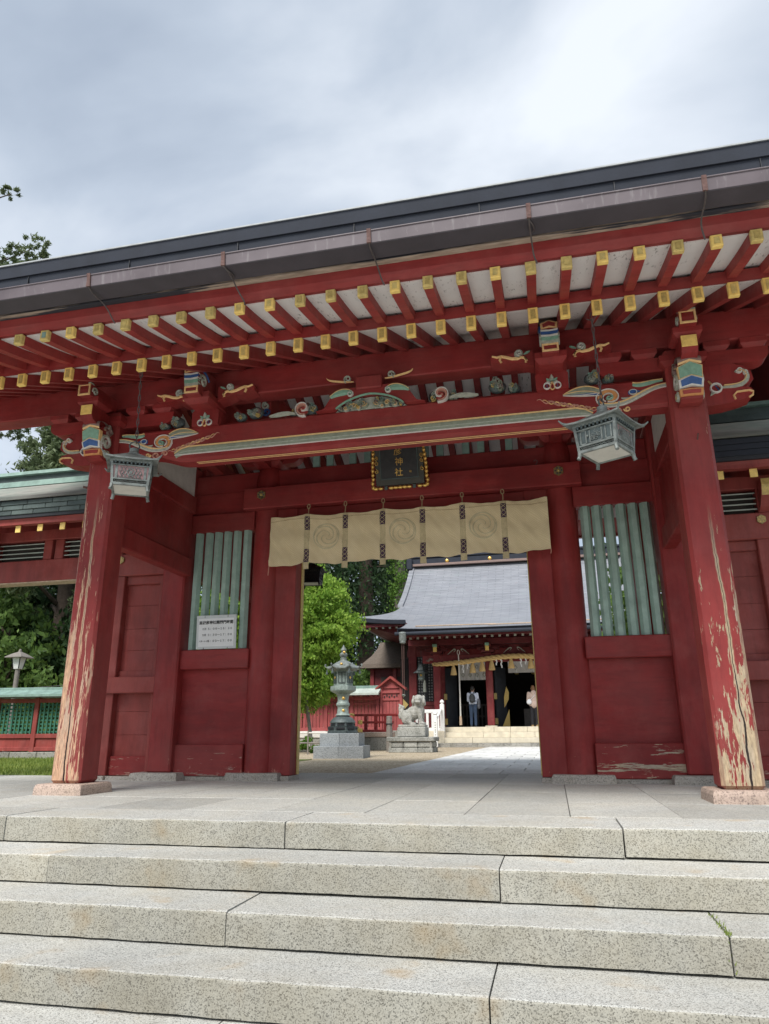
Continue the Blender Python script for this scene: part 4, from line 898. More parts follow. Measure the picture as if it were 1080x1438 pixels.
for x0, x1 in ((-.335, -.21), (-.14, .14), (.21, .335)):
    n = max(2, int((x1 - x0) / .05)); scallop([(x0 + (x1 - x0) * (i + .5) / n, .012, .034, .022) for i in range(n)])
for i, ch in enumerate('志波彦神社'):
    t = text_mesh(ch, .105, 'plaque_character', 'gold_leaf', .003, plq, (0, 0, 0))
    off = Vector((-.005 + (.01 if i % 2 else 0), -.026, .70 - i * .128)); t.rotation_euler = (R(90 + 14), 0, R(0)); t.location = Matrix.Rotation(R(14), 3, 'X') @ off
text_mesh('印', .03, 'plaque_seal', 'gold_leaf', .002, plq, Matrix.Rotation(R(14), 3, 'X') @ Vector((.14, -.026, .19)), (R(104), 0, 0))

# ------------------------------------------------------------------ opening hours notice
nt_ = thing('opening_hours_notice', 'white printed opening hours notice tied to the green lattice bars', 'sign', (-2.485, 2.10, 1.535)); nt_.rotation_euler = (R(4), 0, 0)
B(-.268, .268, -.012, -.006, 0, .415, c=.002).build('clear_sleeve', 'plastic_clear', nt_)
B(-.238, .238, -.016, -.0125, .03, .375).build('paper_sheet', 'paper_white', nt_)
text_mesh('志波彦神社開閉門時間', .046, 'notice_title', 'ink', .0008, nt_, (0, -.0175, .322), bold=.0012)
for i, (a, b) in enumerate((('２月', '５：００～１６：３０'), ('３月', '５：３０～１７：００'), ('４月～１０月', '５：００～１７：００'))):
    z = .245 - i * .075
    text_mesh(a, .030 if i < 2 else .022, 'notice_line', 'ink', .0008, nt_, (-.16, -.0175, z), bold=.0003)
    text_mesh(b, .0335, 'notice_line', 'ink', .0008, nt_, (.052, -.0175, z), bold=.0003)
for x, z in ((-.155, .40), (.155, .40), (-.165, .012), (.155, .012)):
    MB().tube([(x, -.014, z - .012), (x + .002, -.02, z), (x, .02, z + .014)], .003, 5).build('tie_wire', 'wire', nt_, True)

# ------------------------------------------------------------------ hanging bronze lanterns
def hang_lantern(name, label, loc, rz, top, dark=False, group=None):
    t = thing(name, label, 'lantern', loc, rz, group)
    G, D = ('lantern_bronze', 'bronze_dark') if not dark else ('black_metal', 'black_metal')
    t.scale = (.87, .87, .87); t.location.z += .08; top = (top - .08) / .87
    h0, h1, a, b = .085, .335, .165, .185      # body bottom/top, half widths
    # pierced body: frame and panels
    def ring(z, r): return [(-r, -r, z), (r, -r, z), (r, r, z), (-r, r, z)]
    for sx in (-1, 1):
        for sy in (-1, 1): MB().loft([[(sx * (r + u), sy * (r + v), z) for u, v in ((-.012, -.012), (.012, -.012), (.012, .012), (-.012, .012))] for r, z in ((a, h0), (b, h1))]).build('corner_frame', G, t)
    for z, r, hh in ((h0, a + .006, .028), (h0 + .055, a + .009, .016), (h1 - .05, b, .014), (h1 - .012, b + .012, .03)):
        mb = MB()
        for k in range(4):
            m4 = Matrix.Rotation(R(90 * k), 4, 'Z'); mb.box(-r, r, -r - .008, -r + .016, z, z + hh, xf=m4, c=.003)
        mb.build('band', G, t)
    MB().loft([ring(h0 + .008, a - .004), ring(h0 + .016, a - .004)]).build('bottom_glass', 'lantern_glass', t)
    for k in range(4):
        m4 = Matrix.Rotation(R(90 * k), 4, 'Z'); rt = (0, 0, R(90 * k)); side = k % 2
        def pl(u, z): rr = a + (b - a) * (z - h0) / (h1 - h0); return (u * rr, -rr + .004, z)
        mb = MB(); q = [pl(-1, h0 + .07), pl(1, h0 + .07), pl(1, h1 - .05), pl(-1, h1 - .05)]; q2 = [(p[0], p[1] + .008, p[2]) for p in q]; mb.loft([q, q2]); mb.build('side_panel', 'lantern_pink' if side == 0 and not dark else D, t, rot=rt)
        # pierced fretwork
        mb = MB(); rr = (a + b) / 2 - .002
        if side == 0:
            for i in range(-5, 6):
                for s_ in (-1, 1):
                    x0 = i * .034; pts = []
                    for j in range(7):
                        z = h0 + .075 + (h1 - .06 - h0 - .075) * j / 6; x = x0 + s_ * .030 * (j - 3) / 3 + .006 * math.sin(j * 2.1)
                        if abs(x) < .115: pts.append((x, z))
                    if len(pts) > 1: mb.ribbon(pts, .007, -(a + (b - a) * .5) + .0, .006)
            mb.ribbon([(.035 * math.cos(R(q_)), (h0 + h1) / 2 + .012 + .035 * math.sin(R(q_))) for q_ in range(0, 361, 30)], .010, -rr - .001, .008)
            mb.ribbon([(.012 * math.cos(R(q_)), (h0 + h1) / 2 + .012 + .012 * math.sin(R(q_))) for q_ in range(0, 361, 45)], .012, -rr - .001, .008)
            for sx in (-1, 1): mb.box(sx * .135 - .012, sx * .135 + .012, -rr - .006, -rr + .006, h0 + .072, h1 - .05)
        else:
            for x0, x1 in ((-.145, -.085), (-.06, .06), (.085, .145)):
                for u0, u1, v0, v1 in ((x0, x1, 0, .012), (x0, x1, .158, .170), (x0, x0 + .010, 0, .17), (x1 - .010, x1, 0, .17)): mb.box(u0, u1, -rr - .007, -rr + .005, h0 + .072 + v0 * .76, h0 + .072 + v1 * .76)
            for i in range(5): mb.ribbon(spiral(-.03 + .03 * (i % 3), h0 + .11 + .03 * (i // 2), .022, .006, R(70 * i), 1.3, 12), .007, -rr, .006)
            mb.ell((-.072, -rr - .014, h0 + .14), (.010, .010, .010), 8, 6)
        mb.build('fretwork', G, t, True, rot=rt)
        mb = MB()
        for i in range(9):
            x = -.145 + .036 * i; mb.ribbon([(x, h0 + .048), (x + .012, h0 + .034), (x + .026, h0 + .046), (x + .036, h0 + .034)], .006, -a - .008, .005)
        mb.build('fret_band', G, t, rot=rt)
        mb = MB()
        for i in range(9): x = -.15 + .0375 * i; mb.box(x - .008, x + .008, -b - .02, -b - .002, h1 - .034, h1 - .008)
        mb.build('dentil_row', D, t, rot=rt)
    # hipped roof with upturned corners
    rb = .245; mb = MB(); N = 9; rings = []
    for (s_, z, up) in ((1., h1 + .008, .010), (.99, h1 + .024, .010), (.72, h1 + .050, .003), (.45, h1 + .092, .004), (.22, h1 + .135, 0), (.20, h1 + .14, 0)):
        ring_ = []
        for k in range(4):
            for i in range(8):
                u = -1 + 2 * i / 8; p = Matrix.Rotation(R(90 * k), 3, 'Z') @ Vector((u * rb * s_ * (1 + .06 * u ** 4), -rb * s_ * (1 + .06 * u ** 4), 0)); ring_.append((p.x, p.y, z + up * abs(u) ** 3))
        rings.append(ring_)
    rings = [[(p[0] * .62, p[1] * .62, h1 + .022) for p in rings[0]]] + rings
    mb.loft(rings); mb.build('lantern_roof', G, t, True)
    for k in range(4):
        m4 = Matrix.Rotation(R(90 * k), 4, 'Z'); (MB().tube([m4 @ Vector(p) for p in ((rb * .95, -rb * .95, h1 + .03), (rb * 1.07, -rb * 1.07, h1 + .038), (rb * 1.16, -rb * 1.16, h1 + .066))], [.011, .010, .006], 6)).build('corner_horn', G, t, True)
    MB().lathe([(.055, h1 + .13), (.060, h1 + .15), (.045, h1 + .165), (.045, h1 + .20), (.03, h1 + .21)], 14).build('crown', G, t, True)
    MB().tube([(.048 * math.cos(R(q)), 0, h1 + .235 + .048 * math.sin(R(q))) for q in range(-60, 241, 20)], .007, 6).build('crown_ring', D, t, True)
    for sx in (-1, 1):
        for sy in (-1, 1): MB().tube([(sx * a, sy * a, h0 + .01), (sx * (a + .004), sy * (a + .004), h0 - .02), (sx * (a + .012), sy * (a + .012), h0 - .048)], [.020, .016, .018], 6).build('foot', G, t, True)
    # chain of twisted iron links
    z = h1 + .27; i = 0
    while z < top - .02:
        mb = MB(); axx = (1, 0) if i % 2 else (0, 1); sw = .012 * math.sin(z * 3.1)
        mb.tube([(sw + .011 * math.cos(R(q)) * axx[0], .011 * math.cos(R(q)) * axx[1], z + .035 + .042 * math.sin(R(q))) for q in range(0, 361, 30)], .005, 5); mb.build('chain_link', 'wire', t, True); z += .068; i += 1
    MB().tube([(.0, -.06, top + .02), (0, -.02, top - .01), (0, .0, top - .045), (.01, .02, top - .01), (.0, .06, top + .02)], .005, 5).build('ceiling_hook', 'wire', t, True)
    return t
hang_lantern('hanging_lantern', 'verdigris bronze lantern hanging beside the left-hand front post, pierced pink-backed panel showing', (-1.94, -.90, 2.41), R(30), 1.30)
hang_lantern('hanging_lantern', 'verdigris bronze lantern turned corner-on, hanging beside the right-hand front post', (2.075, -.90, 2.37), R(60), 1.335)
hang_lantern('hanging_lantern', 'black lantern hanging under the rear eave, half hidden by the door jamb', (-2.22, 4.95, 2.74), R(8), 1.10, True)

# ------------------------------------------------------------------ wings either side of the gate
def wing(sx, label):
    t = thing('gate_wing', label, 'wing wall', (sx * 3.25, 2.2, 0))
    def P(mb, name, mat, smooth=False, par=None): return mb.build(name, mat, par or t, smooth)
    def X(a, b): return tuple(sorted((sx * (a - 3.25), sx * (b - 3.25))))
    end = 6.9
    # coordinates relative to the wing foot (x from the corner pillar outward, y from 2.2)
    x0, x1 = X(3.2 - .06 * sx, end)
    P(B(*X(3.14, end), -.10, .10, 2.53, 2.83, c=.01), 'lower_beam', 'red_faded')
    P(B(*X(4.06, end), -.095, .095, 2.512, 2.528), 'beam_lath', 'bare_wood')
    P(B(*X(3.14, end), -.09, .11, 3.11, 3.27, c=.01), 'upper_beam', 'red_faded')
    for k in range(4):
        z = 2.875 + k * .062
        for (a, b) in ((3.3, 3.92), (4.06, 4.86), (5.16, 5.9), (6.1, 6.8)):
            mb = MB(); q0, q1 = X(a, b); mb.prism([(-.055, z), (.03, z + .03), (.03, z + .042), (-.055, z + .014)], 'x', q0, q1); P(mb, 'louvre', 'copper_pale')
    P(B(*X(3.2, end), .05, .07, 2.83, 3.11), 'louvre_back', 'dark_wood')
    for a in (3.99, 4.92, 5.10, 6.0):
        P(B(*X(a - .065, a + .065), -.085, .085, 2.83, 3.11, c=.006), 'short_strut', 'red_faded')
    for a in (3.99, 5.95):
        P(MB().prism([(-.08, 2.84), (-.14, 2.88), (-.24, 2.98), (-.28, 3.09), (-.28, 3.16), (-.15, 3.16), (-.15, 3.08), (-.08, 3.0)], 'x', sx * (a - 3.25) - .055, sx * (a - 3.25) + .055), 'curved_bracket', 'red_faded')
        P(MB().prism([(-.243, 2.985), (-.288, 3.09), (-.288, 3.16), (-.28, 3.16), (-.28, 3.09), (-.238, 2.985)], 'x', sx * (a - 3.25) - .05, sx * (a - 3.25) + .05), 'bracket_face', 'gold_old')
    a = 3.93; cx = sx * (a - 3.25)
    bo = P(MB().prism([(cx + .052 * math.cos(R(60 * i + 30)), 2.745 + .052 * math.sin(R(60 * i + 30))) for i in range(6)], 'y', -.122, -.10), 'hexagonal_boss', 'brass')
    for i in range(6): P(MB().ell((cx + .030 * math.cos(R(60 * i)), -.124, 2.745 + .030 * math.sin(R(60 * i))), (.009, .006, .009), 8, 6), 'boss_petal', 'gold_old', True, bo)
    # rafters, fascia, roof
    n = int((end - 3.2) / .327)
    for i in range(n):
        xx = sx * (3.42 + .327 * i - 3.25)
        o = P(MB().loft([[(xx - .035, y, z), (xx + .035, y, z), (xx + .035, y, z + .085), (xx - .035, y, z + .085)] for y, z in ((-.74, 3.035), (.9, 3.62))]), 'rafter', 'red_faded')
        P(B(xx - .038, xx + .038, -.752, -.738, 3.032, 3.123, c=.002), 'end_cap', 'gold', par=o)
    P(MB().prism([(-.78, 3.125), (-.70, 3.125), (-.70, 3.20), (-.80, 3.20)], 'x', *X(3.12, end)), 'eave_fascia', 'red_faded')
    P(MB().prism([(-.79, 3.125), (.9, 3.72), (.9, 3.76), (-.79, 3.165)], 'x', *X(3.12, end)), 'soffit', 'red_faded')
    P(MB().prism([(-.83, 3.203), (-.5, 3.203), (-.5, 3.245), (-.83, 3.245)], 'x', *X(3.12, end)), 'eave_board', 'roof_black')
    # shingled copper eave: three courses of sheets, each sheet a piece
    rr = random.Random(5 + sx)
    for c in range(3):
        xx = 3.10 - (c % 2) * .16
        while xx < end:
            wd = rr.uniform(.30, .40) if sx < 0 else rr.uniform(1.2, 1.8); a, b = max(3.10, xx), min(end, xx + wd - .006)
            if b > a + .02: P(B(*X(a, b), -.845 - .012 * c, -.7, 3.247 + .062 * c, 3.306 + .062 * c, c=.003), 'eave_sheet', rr.choice(['copper_dark', 'copper_dark', 'copper_mid', 'copper_mid'] if sx < 0 else ['roof_dark', 'roof_dark', 'copper_dark']))
            xx += wd
    prof = [(-.88 + .88 * q, 3.435 + .52 * q ** 1.15) for q in [i / 12 for i in range(13)]]
    for i in range(12):       # courses of the slope, each lapping the one below
        (ya, za), (yb, zb) = prof[i], prof[i + 1]
        P(MB().prism([(ya - .03, za - .004), (yb, zb - .012), (yb, zb + .012), (ya - .03, za + .034)], 'x', *X(3.08, end)), 'roof_course', 'wing_shingle')
    P(MB().prism([(-.86, 3.42)] + [(y, z - .012) for y, z in prof] + [(.88, 3.42)], 'x', *X(3.09, end)), 'roof_core', 'roof_dark')
    P(MB().prism([(-.11, 3.93), (.11, 3.93), (.10, 4.09), (-.10, 4.09)], 'x', *X(3.05, end)), 'roof_ridge', 'copper_dark')
    P(MB().prism([(-.15, 3.915), (-.11, 3.915), (-.11, 4.0), (-.13, 4.0)], 'x', *X(3.05, end)), 'ridge_course', 'copper_green' if sx < 0 else 'copper_dark')
    P(MB().prism([(-.16, 4.09), (.16, 4.09), (.14, 4.145), (0, 4.165), (-.14, 4.145)], 'x', *X(3.05, end)), 'ridge_cap', 'copper_green')
    # panelled bay next to the corner pillar
    for a, b, y, nm in ((3.22, 3.36, -.05, 'stile'), (3.86, 4.06, -.085, 'stile')):
        P(B(*X(a, b), y, .09, .045, 2.53, c=.008), nm, 'red_faded')
    P(B(*X(3.36, 3.86), -.03, .07, 1.06, 1.13, c=.006), 'rail', 'red_faded'); P(B(*X(3.18, 4.10), -.13, -.03, 1.02, 1.22, c=.008), 'clasp_rail', 'red_faded')
    P(B(*X(3.36, 3.86), -.03, .07, 2.42, 2.53, c=.006), 'rail', 'red_faded'); P(B(*X(3.36, 3.86), -.03, .07, .045, .27, c=.006), 'rail', 'red_rail')
    P(B(*X(3.36, 3.86), -.015, .07, 1.22, 1.30, c=.004), 'rail', 'red_faded')
    P(B(*X(3.36, 3.86), .06, .075, .05, 2.5), 'panel_back', 'red_faded')
    for z0, z1 in ((.27, .52), (.522, .80), (.802, 1.06), (1.30, 1.56), (1.562, 1.84), (1.842, 2.14), (2.142, 2.42)): P(B(*X(3.36, 3.86), .02 + random.uniform(-.002, .002), .06, z0, z1, c=.002), 'panel_board', 'red_faded')
    cx = sx * (4.02 - 3.25); P(MB().lathe([(.045, 0), (.045, .01), (.03, .018), (.022, .03), (.01, .036)], 14, xf=Matrix.Translation((cx, -.13, 1.12)) @ Matrix.Rotation(R(90), 4, 'X')), 'round_boss', 'gold', True)
    P(B(*X(3.84, 4.12), -.16, .16, -.01, .044, c=.008), 'base_stone', 'granite_base'); P(B(*X(3.2, 3.84), -.12, .12, -.01, .04, c=.008), 'sill_stone', 'granite_base')
    if sx < 0:
        P(B(*X(6.0, 6.2), -.085, .09, .0, 2.53, c=.008), 'end_post', 'red_faded')
    else:
        for a in (4.9, 5.9): P(B(*X(a, a + .14), -.05, .09, .045, 2.53, c=.008), 'stile', 'red_faded')
        P(B(*X(4.06, 6.0), .02, .06, .045, 2.53), 'panel_board', 'red_faded'); P(B(*X(4.06, 6.0), -.03, .07, 1.06, 1.22, c=.006), 'rail', 'red_faded')
wing(-1, 'roofed red wing with an open side passage on the left of the gate')
wing(1, 'roofed red wing with closed panels on the right of the gate')
# ------------------------------------------------------------------ ground
def sheet(name, x0, x1, y0, y1, z, mat, n=1):
    mb = MB()
    for i in range(n):
        for j in range(n):
            a, b = x0 + (x1 - x0) * i / n, x0 + (x1 - x0) * (i + 1) / n; c, d_ = y0 + (y1 - y0) * j / n, y0 + (y1 - y0) * (j + 1) / n
            mb.add([(a, c, z), (b, c, z), (b, d_, z), (a, d_, z)], [(0, 1, 2, 3)])
    return structure(mb.build(name, mat))
sheet('ground', -600, 600, -300, 900, -1.25, 'soil')
structure(B(-16, 16, -34, -S0 - 6 * TR - .02, -1.5, -7 * H).build('bounce_court', 'court_stone'))  # unseen pale court, added to bounce light up under the eaves
mb = MB(); mb.box(-120, 120, 2.9, 200, -1.6, -.034); structure(mb.build('courtyard_terrace', 'soil'))
for s_ in (-1, 1): structure(B(*sorted((s_ * 7.56, s_ * 120)), -4.2, 2.9, -1.6, -.06).build('side_bank', 'grass_soil'))
sheet('courtyard_gravel', -30, 30, 2.9, 60, -.020, 'gravel')
structure(B(-30, -3.62, 2.92, 9.4, -.05, -.006).build('lawn', 'grass_soil'))
# blades of grass on the lawn
rng = np.random.default_rng(4); n = 26000
X = rng.uniform(-13, -3.7, n); Y = rng.uniform(2.95, 9.3, n); keep = (X < -4.2 - (Y - 3) * .35); X, Y = X[keep], Y[keep]; n = len(X)
def blades(X, Y, z, h, wd, name, mat):
    n = len(X); a = rng.uniform(0, 6.28, n); hh = rng.uniform(.5, 1, n) * h; ln = rng.uniform(-.5, .5, (n, 2)) * h
    v = np.zeros((n, 3, 3)); v[:, 0] = np.stack([X - wd * np.cos(a), Y - wd * np.sin(a), np.full(n, z)], 1); v[:, 1] = np.stack([X + wd * np.cos(a), Y + wd * np.sin(a), np.full(n, z)], 1); v[:, 2] = np.stack([X + ln[:, 0], Y + ln[:, 1], z + hh], 1)
    me = bpy.data.meshes.new(name); me.from_pydata(v.reshape(-1, 3).tolist(), [], np.arange(3 * n).reshape(-1, 3).tolist()); me.materials.append(MATS[mat]); return obj(name, me)
tag(blades(X, Y, -.006, .075, .008, 'grass', 'grass'), 'short green grass beside the left wing of the gate', 'grass', kind='stuff')
# stone path to the hall: slabs laid in running rows
path = structure(thing('stone_path', 'pale stone slab path from the gate to the hall', 'path')); del path['category']
ys = [3.92]
while ys[-1] < 22.4: ys.append(ys[-1] + .86)
for j in range(len(ys) - 1):
    xs_ = [-.95 + i * .58 for i in range(9)]
    if j % 2: xs_ = [-.95] + [-.95 + .29 + i * .58 for i in range(8)] + [3.69]
    for i in range(len(xs_) - 1): B(xs_[i] + .009, xs_[i + 1] - .009, ys[j] + .006, ys[j + 1] - .006, -.04, .0 + random.uniform(-.002, .002), c=.003).build('paving_slab', 'path_stone', path)

B(-.95, 3.69, 3.92, 22.7, -.06, -.012).build('joint_bed', 'stone_wall', path)
# ------------------------------------------------------------------ bronze lantern on granite plinth
bl = thing('bronze_lantern', 'tall green bronze votive lantern on a two-step grey granite base', 'lantern', (-3.32, 10.75, -.02), R(6))
def sq(r, z, ch=0): return [(-r, -r, z), (r, -r, z), (r, r, z), (-r, r, z)]
for k, (r, z0, z1) in enumerate(((.575, 0, .27), (.455, .272, .545))):
    for i in range(2):
        MB().loft([[(a, b, z) for a, b in ((-r + r * i + .003, -r + q), (r * i - .003 + 0 * q, -r + q), (r * i - .003, r - q), (-r + r * i + .003, r - q))] for z, q in ((z0, 0), (z1 - .012, 0), (z1, .012))]).build('granite_block', 'granite_grey', bl)
G = 'bronze_dark'
MB().lathe([(.365, .546), (.37, .60), (.35, .61), (.35, .69), (.365, .70), (.30, .705), (.295, .77), (.285, .775)], 8, rot=R(22.5)).build('octagonal_foot', G, bl)
MB().lathe([(.30, .776), (.305, .79), (.27, .85), (.22, .895), (.165, .925), (.15, .94), (.165, .95)], 24).build('lotus_base', G, bl, True)
for i in range(8):
    a = R(45 * i); m4 = Matrix.Rotation(a, 4, 'Z')
    B(-.10, .10, -.347, -.325, .625, .68, c=.01, xf=m4).build('foot_panel', 'black_metal', bl); B(-.085, .085, -.288, -.262, .718, .758, c=.008, xf=m4).build('foot_panel', 'black_metal', bl)
MB().lathe([(.19, .95), (.16, .965), (.14, 1.0), (.130, 1.12), (.138, 1.15), (.162, 1.18), (.162, 1.22), (.138, 1.25), (.130, 1.30), (.138, 1.38), (.17, 1.44), (.18, 1.45)], 20).build('shaft', 'bronze_green', bl, True)
MB().lathe([(.18, 1.45), (.25, 1.48), (.30, 1.51), (.31, 1.53), (.31, 1.615), (.295, 1.625), (.23, 1.63)], 6, rot=R(0)).build('middle_platform', 'bronze_green', bl)
MB().lathe([(.235, 1.63), (.24, 1.66), (.226, 1.67), (.24, 1.96), (.25, 1.98)], 6).build('fire_box', 'bronze_green', bl)
for i in range(6):
    a = R(60 * i + 30); m4 = Matrix.Rotation(a + R(90), 4, 'Z')
    for u0, u1, v0, v1 in ((-.085, .085, 1.69, 1.705), (-.085, .085, 1.93, 1.945), (-.085, -.072, 1.705, 1.93), (.072, .085, 1.705, 1.93), (-.01, .01, 1.705, 1.93)): B(u0, u1, -.218, -.19, v0, v1, xf=m4).build('door_frame', G, bl)
    MB().ell((0, -.215, 1.82), (.032, .012, .032), 10, 6, xf=m4).build('gilt_boss', 'gold_leaf', bl, True) if i % 2 == 1 else None
rings = []
for (r, z, up) in ((.25, 1.975, 0), (.375, 2.02, .05), (.375, 2.045, .05), (.30, 2.085, .02), (.22, 2.15, 0), (.13, 2.205, 0), (.085, 2.225, 0), (.075, 2.24, 0)):
    rings.append([(r * math.cos(R(15 * i)) * (1 + .05 * (1 - abs((i % 4) - 0) / 2 if i % 4 < 3 else .5)), r * math.sin(R(15 * i)) * (1 + .05 * (1 - abs((i % 4) - 0) / 2 if i % 4 < 3 else .5)), z + up * (1 if i % 4 == 0 else 0)) for i in range(24)])
MB().loft(rings).build('roof', 'lantern_bronze', bl)
for i in range(6):
    a = R(60 * i); m4 = Matrix.Rotation(a, 4, 'Z'); pts = [(.36, 2.06)] + bez([(.37, 2.06), (.44, 2.06), (.475, 2.10), (.465, 2.15), (.43, 2.15), (.43, 2.12)], 9)
    MB().tube([m4 @ Vector((p[0], 0, p[1])) for p in pts], .014, 6).build('roof_curl', 'lantern_bronze', bl, True)
    MB().lathe([(.012, 1.90), (.032, 1.905), (.03, 1.94), (.018, 1.965), (.006, 2.03)], 8, c=(.40 * math.cos(a), .40 * math.sin(a))).build('wind_bell', G, bl, True)
    MB().ell((.27 * math.cos(a + R(30)), .27 * math.sin(a + R(30)), 2.125), (.034, .034, .03), 8, 6).build('gilt_boss', 'gold_leaf', bl, True) if i == 4 else None
MB().lathe([(.075, 2.24), (.08, 2.28), (.06, 2.30), (.095, 2.34), (.10, 2.375), (.07, 2.41), (.045, 2.43), (.07, 2.47), (.065, 2.505), (.03, 2.55), (.008, 2.605)], 14).build('finial', 'lantern_bronze', bl, True)
for z, r in ((2.42, .032), (1.34, .04), (1.06, .035)): MB().ell((.03, -.09 if z > 2 else -.13, z), (r, .02, r), 8, 6).build('gilt_boss', 'gold_leaf', bl, True)

# ------------------------------------------------------------------ guardian dog statue
kp = thing('statue_pedestal', 'weathered two-tier stone pedestal carrying the guardian dog', 'pedestal', (-2.57, 15.75, -.02))
for i in range(3):
    B(-.655 + .437 * i + .004, -.655 + .437 * (i + 1) - .004, -.50, .50, .0, .13, c=.01).build('stone_block', 'stone_old', kp)
    B(-.64 + .427 * i + .005, -.64 + .427 * (i + 1) - .005, -.48, .48, .134, .30, c=.03).build('stone_block', 'stone_old', kp)
for s_ in (-1, 1): B(s_ * .60 - .03, s_ * .60 + .03, -.492, -.476, .0, .30, c=.006).build('corner_strip', 'stone_wall', kp)
B(-.70, .70, -.53, .53, .304, .43, c=.02).build('cap_slab', 'stone_old', kp)
B(-.42, .42, -.33, .33, .432, .71, c=.02).build('upper_block', 'stone_old', kp)
ko = thing('guardian_dog_statue', 'weathered grey stone guardian dog seated on its pedestal, head turned to the path', 'statue', (-2.57, 15.75, .692))
MB().box(-.40, .40, -.28, .28, 0, .07, c=.015).build('statue_base', 'komainu_stone', ko)
mb = MB(); E_ = lambda c, r: mb.ell(c, r, 14, 10)
E_((-.14, 0, .30), (.24, .19, .21)); E_((.02, 0, .40), (.22, .18, .20)); E_((.17, 0, .50), (.17, .18, .22)); E_((.20, -.02, .66), (.15, .16, .16))      # haunch, trunk, chest, neck mane
E_((.19, -.07, .79), (.155, .16, .145)); E_((.19, -.20, .75), (.10, .10, .085)); E_((.19, -.26, .715), (.085, .06, .045)); E_((.19, -.235, .80), (.10, .06, .05))   # head, muzzle, jaw, brow
for s_ in (-1, 1):
    E_((.19 + s_ * .15, -.03, .83), (.045, .07, .085)); E_((.19 + s_ * .155, -.08, .73), (.06, .08, .09)); E_((.19 + s_ * .07, -.215, .815), (.035, .03, .03))
    capsule(mb, (.24 + .02 * s_, s_ * .11, .48), (.26, s_ * .115, .12), .085, .062); E_((.285, s_ * .115, .095), (.10, .075, .055))
    E_((-.16, s_ * .15, .24), (.17, .085, .17)); capsule(mb, (-.12, s_ * .17, .17), (-.02, s_ * .17, .10), .08, .06); E_((.02, s_ * .17, .09), (.11, .07, .05))
for i in range(9):
    a = i * 2.4; E_((.19 + .155 * math.cos(a), -.03 + .13 * math.sin(a) * .7 + .03, .66 + .05 * math.sin(a * 1.7)), (.06, .06, .06))
E_((-.33, 0, .40), (.085, .12, .16)); E_((-.38, 0, .52), (.06, .09, .14)); E_((-.375, .07, .34), (.06, .05, .11)); E_((-.37, -.07, .34), (.06, .05, .11)); capsule(mb, (-.30, 0, .56), (-.42, 0, .66), .06, .02)
remesh(mb, 'dog_body', 'komainu_stone', .012, ko, 1, (.03, .014))

# ------------------------------------------------------------------ red board fence with copper roof behind the lantern
fn = thing('board_fence', 'red vertical-board fence with a copper roof on a stone footing, behind the bronze lantern', 'fence', (-7.2, 22.3, 0))
for i in range(8): B(-2.3 + i * .56 + .006, -2.3 + (i + 1) * .56 - .006, -.16, .16, -.04, .36, c=.02).build('footing_stone', 'stone_wall', fn)
for i in range(6): B(-2.3 + i * .75 + .006, -2.3 + (i + 1) * .75 - .006, -.20, .20, .362, .62, c=.02).build('footing_stone', 'stone_white', fn)
B(-2.3, 2.1, -.09, .09, .62, .75, c=.01).build('sill', 'red_fence', fn); B(-2.3, 2.1, -.08, .08, 1.80, 1.92, c=.01).build('head_beam', 'red_fence', fn); B(-2.3, 2.1, -.06, .06, 1.62, 1.70, c=.01).build('rail', 'red_fence', fn)
for i in range(5): B(-2.3 + i * 1.06, -2.18 + i * 1.06, -.09, .09, .75, 1.80, c=.01).build('post', 'red_fence', fn)
for i in range(30): B(-2.25 + i * .143 + .009, -2.25 + (i + 1) * .143 - .009, -.03 + .008 * (i % 2), .02, .75, 1.80).build('board', 'red_fence', fn)
for i in range(22): B(-2.25 + i * .2, -2.20 + i * .2, -.42, .3, 1.93, 1.99).build('rafter', 'red_fence', fn)
MB().prism([(-.55, 1.96), (0, 2.17), (.55, 1.96), (.55, 2.04), (0, 2.27), (-.55, 2.04)], 'x', -2.4, 2.15).build('roof', 'copper_pale', fn)
B(-2.4, 2.17, -.09, .09, 2.22, 2.34, c=.01).build('roof_ridge', 'copper_green', fn)
gg = thing('board_gatelet', 'small gabled red board doorway at the end of the board fence', 'gate', (-4.65, 22.3, 0))
B(-.46, .46, -.2, .2, -.04, .62, c=.02).build('footing', 'stone_wall', gg)
for s_ in (-1, 1): B(s_ * .40 - .05, s_ * .40 + .05, -.10, .10, .62, 2.3, c=.01).build('post', 'red_fence', gg)
for i in range(5): B(-.35 + i * .14 + .006, -.35 + (i + 1) * .14 - .006, -.03, .02, .62, 1.75).build('board', 'red_fence', gg)
for z in (1.75, 2.03, 2.22): B(-.36, .36, -.07, .06, z, z + .08, c=.006).build('rail', 'red_fence', gg)
B(-.35, .35, -.02, .02, 1.83, 2.22).build('panel', 'red_fence', gg)
for i in range(6): B(-.30 + .1 * i, -.25 + .1 * i, -.045, -.02, 1.86 + .05 * (i % 2), 1.93 + .05 * (i % 2)).build('pierced_slot', 'interior_dark', gg)
MB().prism([(-.62, 2.14), (0, 2.60), (.62, 2.14), (.60, 2.23), (0, 2.69), (-.60, 2.23)], 'y', -.22, .22).build('gable_roof', 'red_faded', gg)
MB().prism([(-.42, 2.30), (.42, 2.30), (0, 2.60)], 'y', -.05, .02).build('gable_board', 'red_fence', gg)

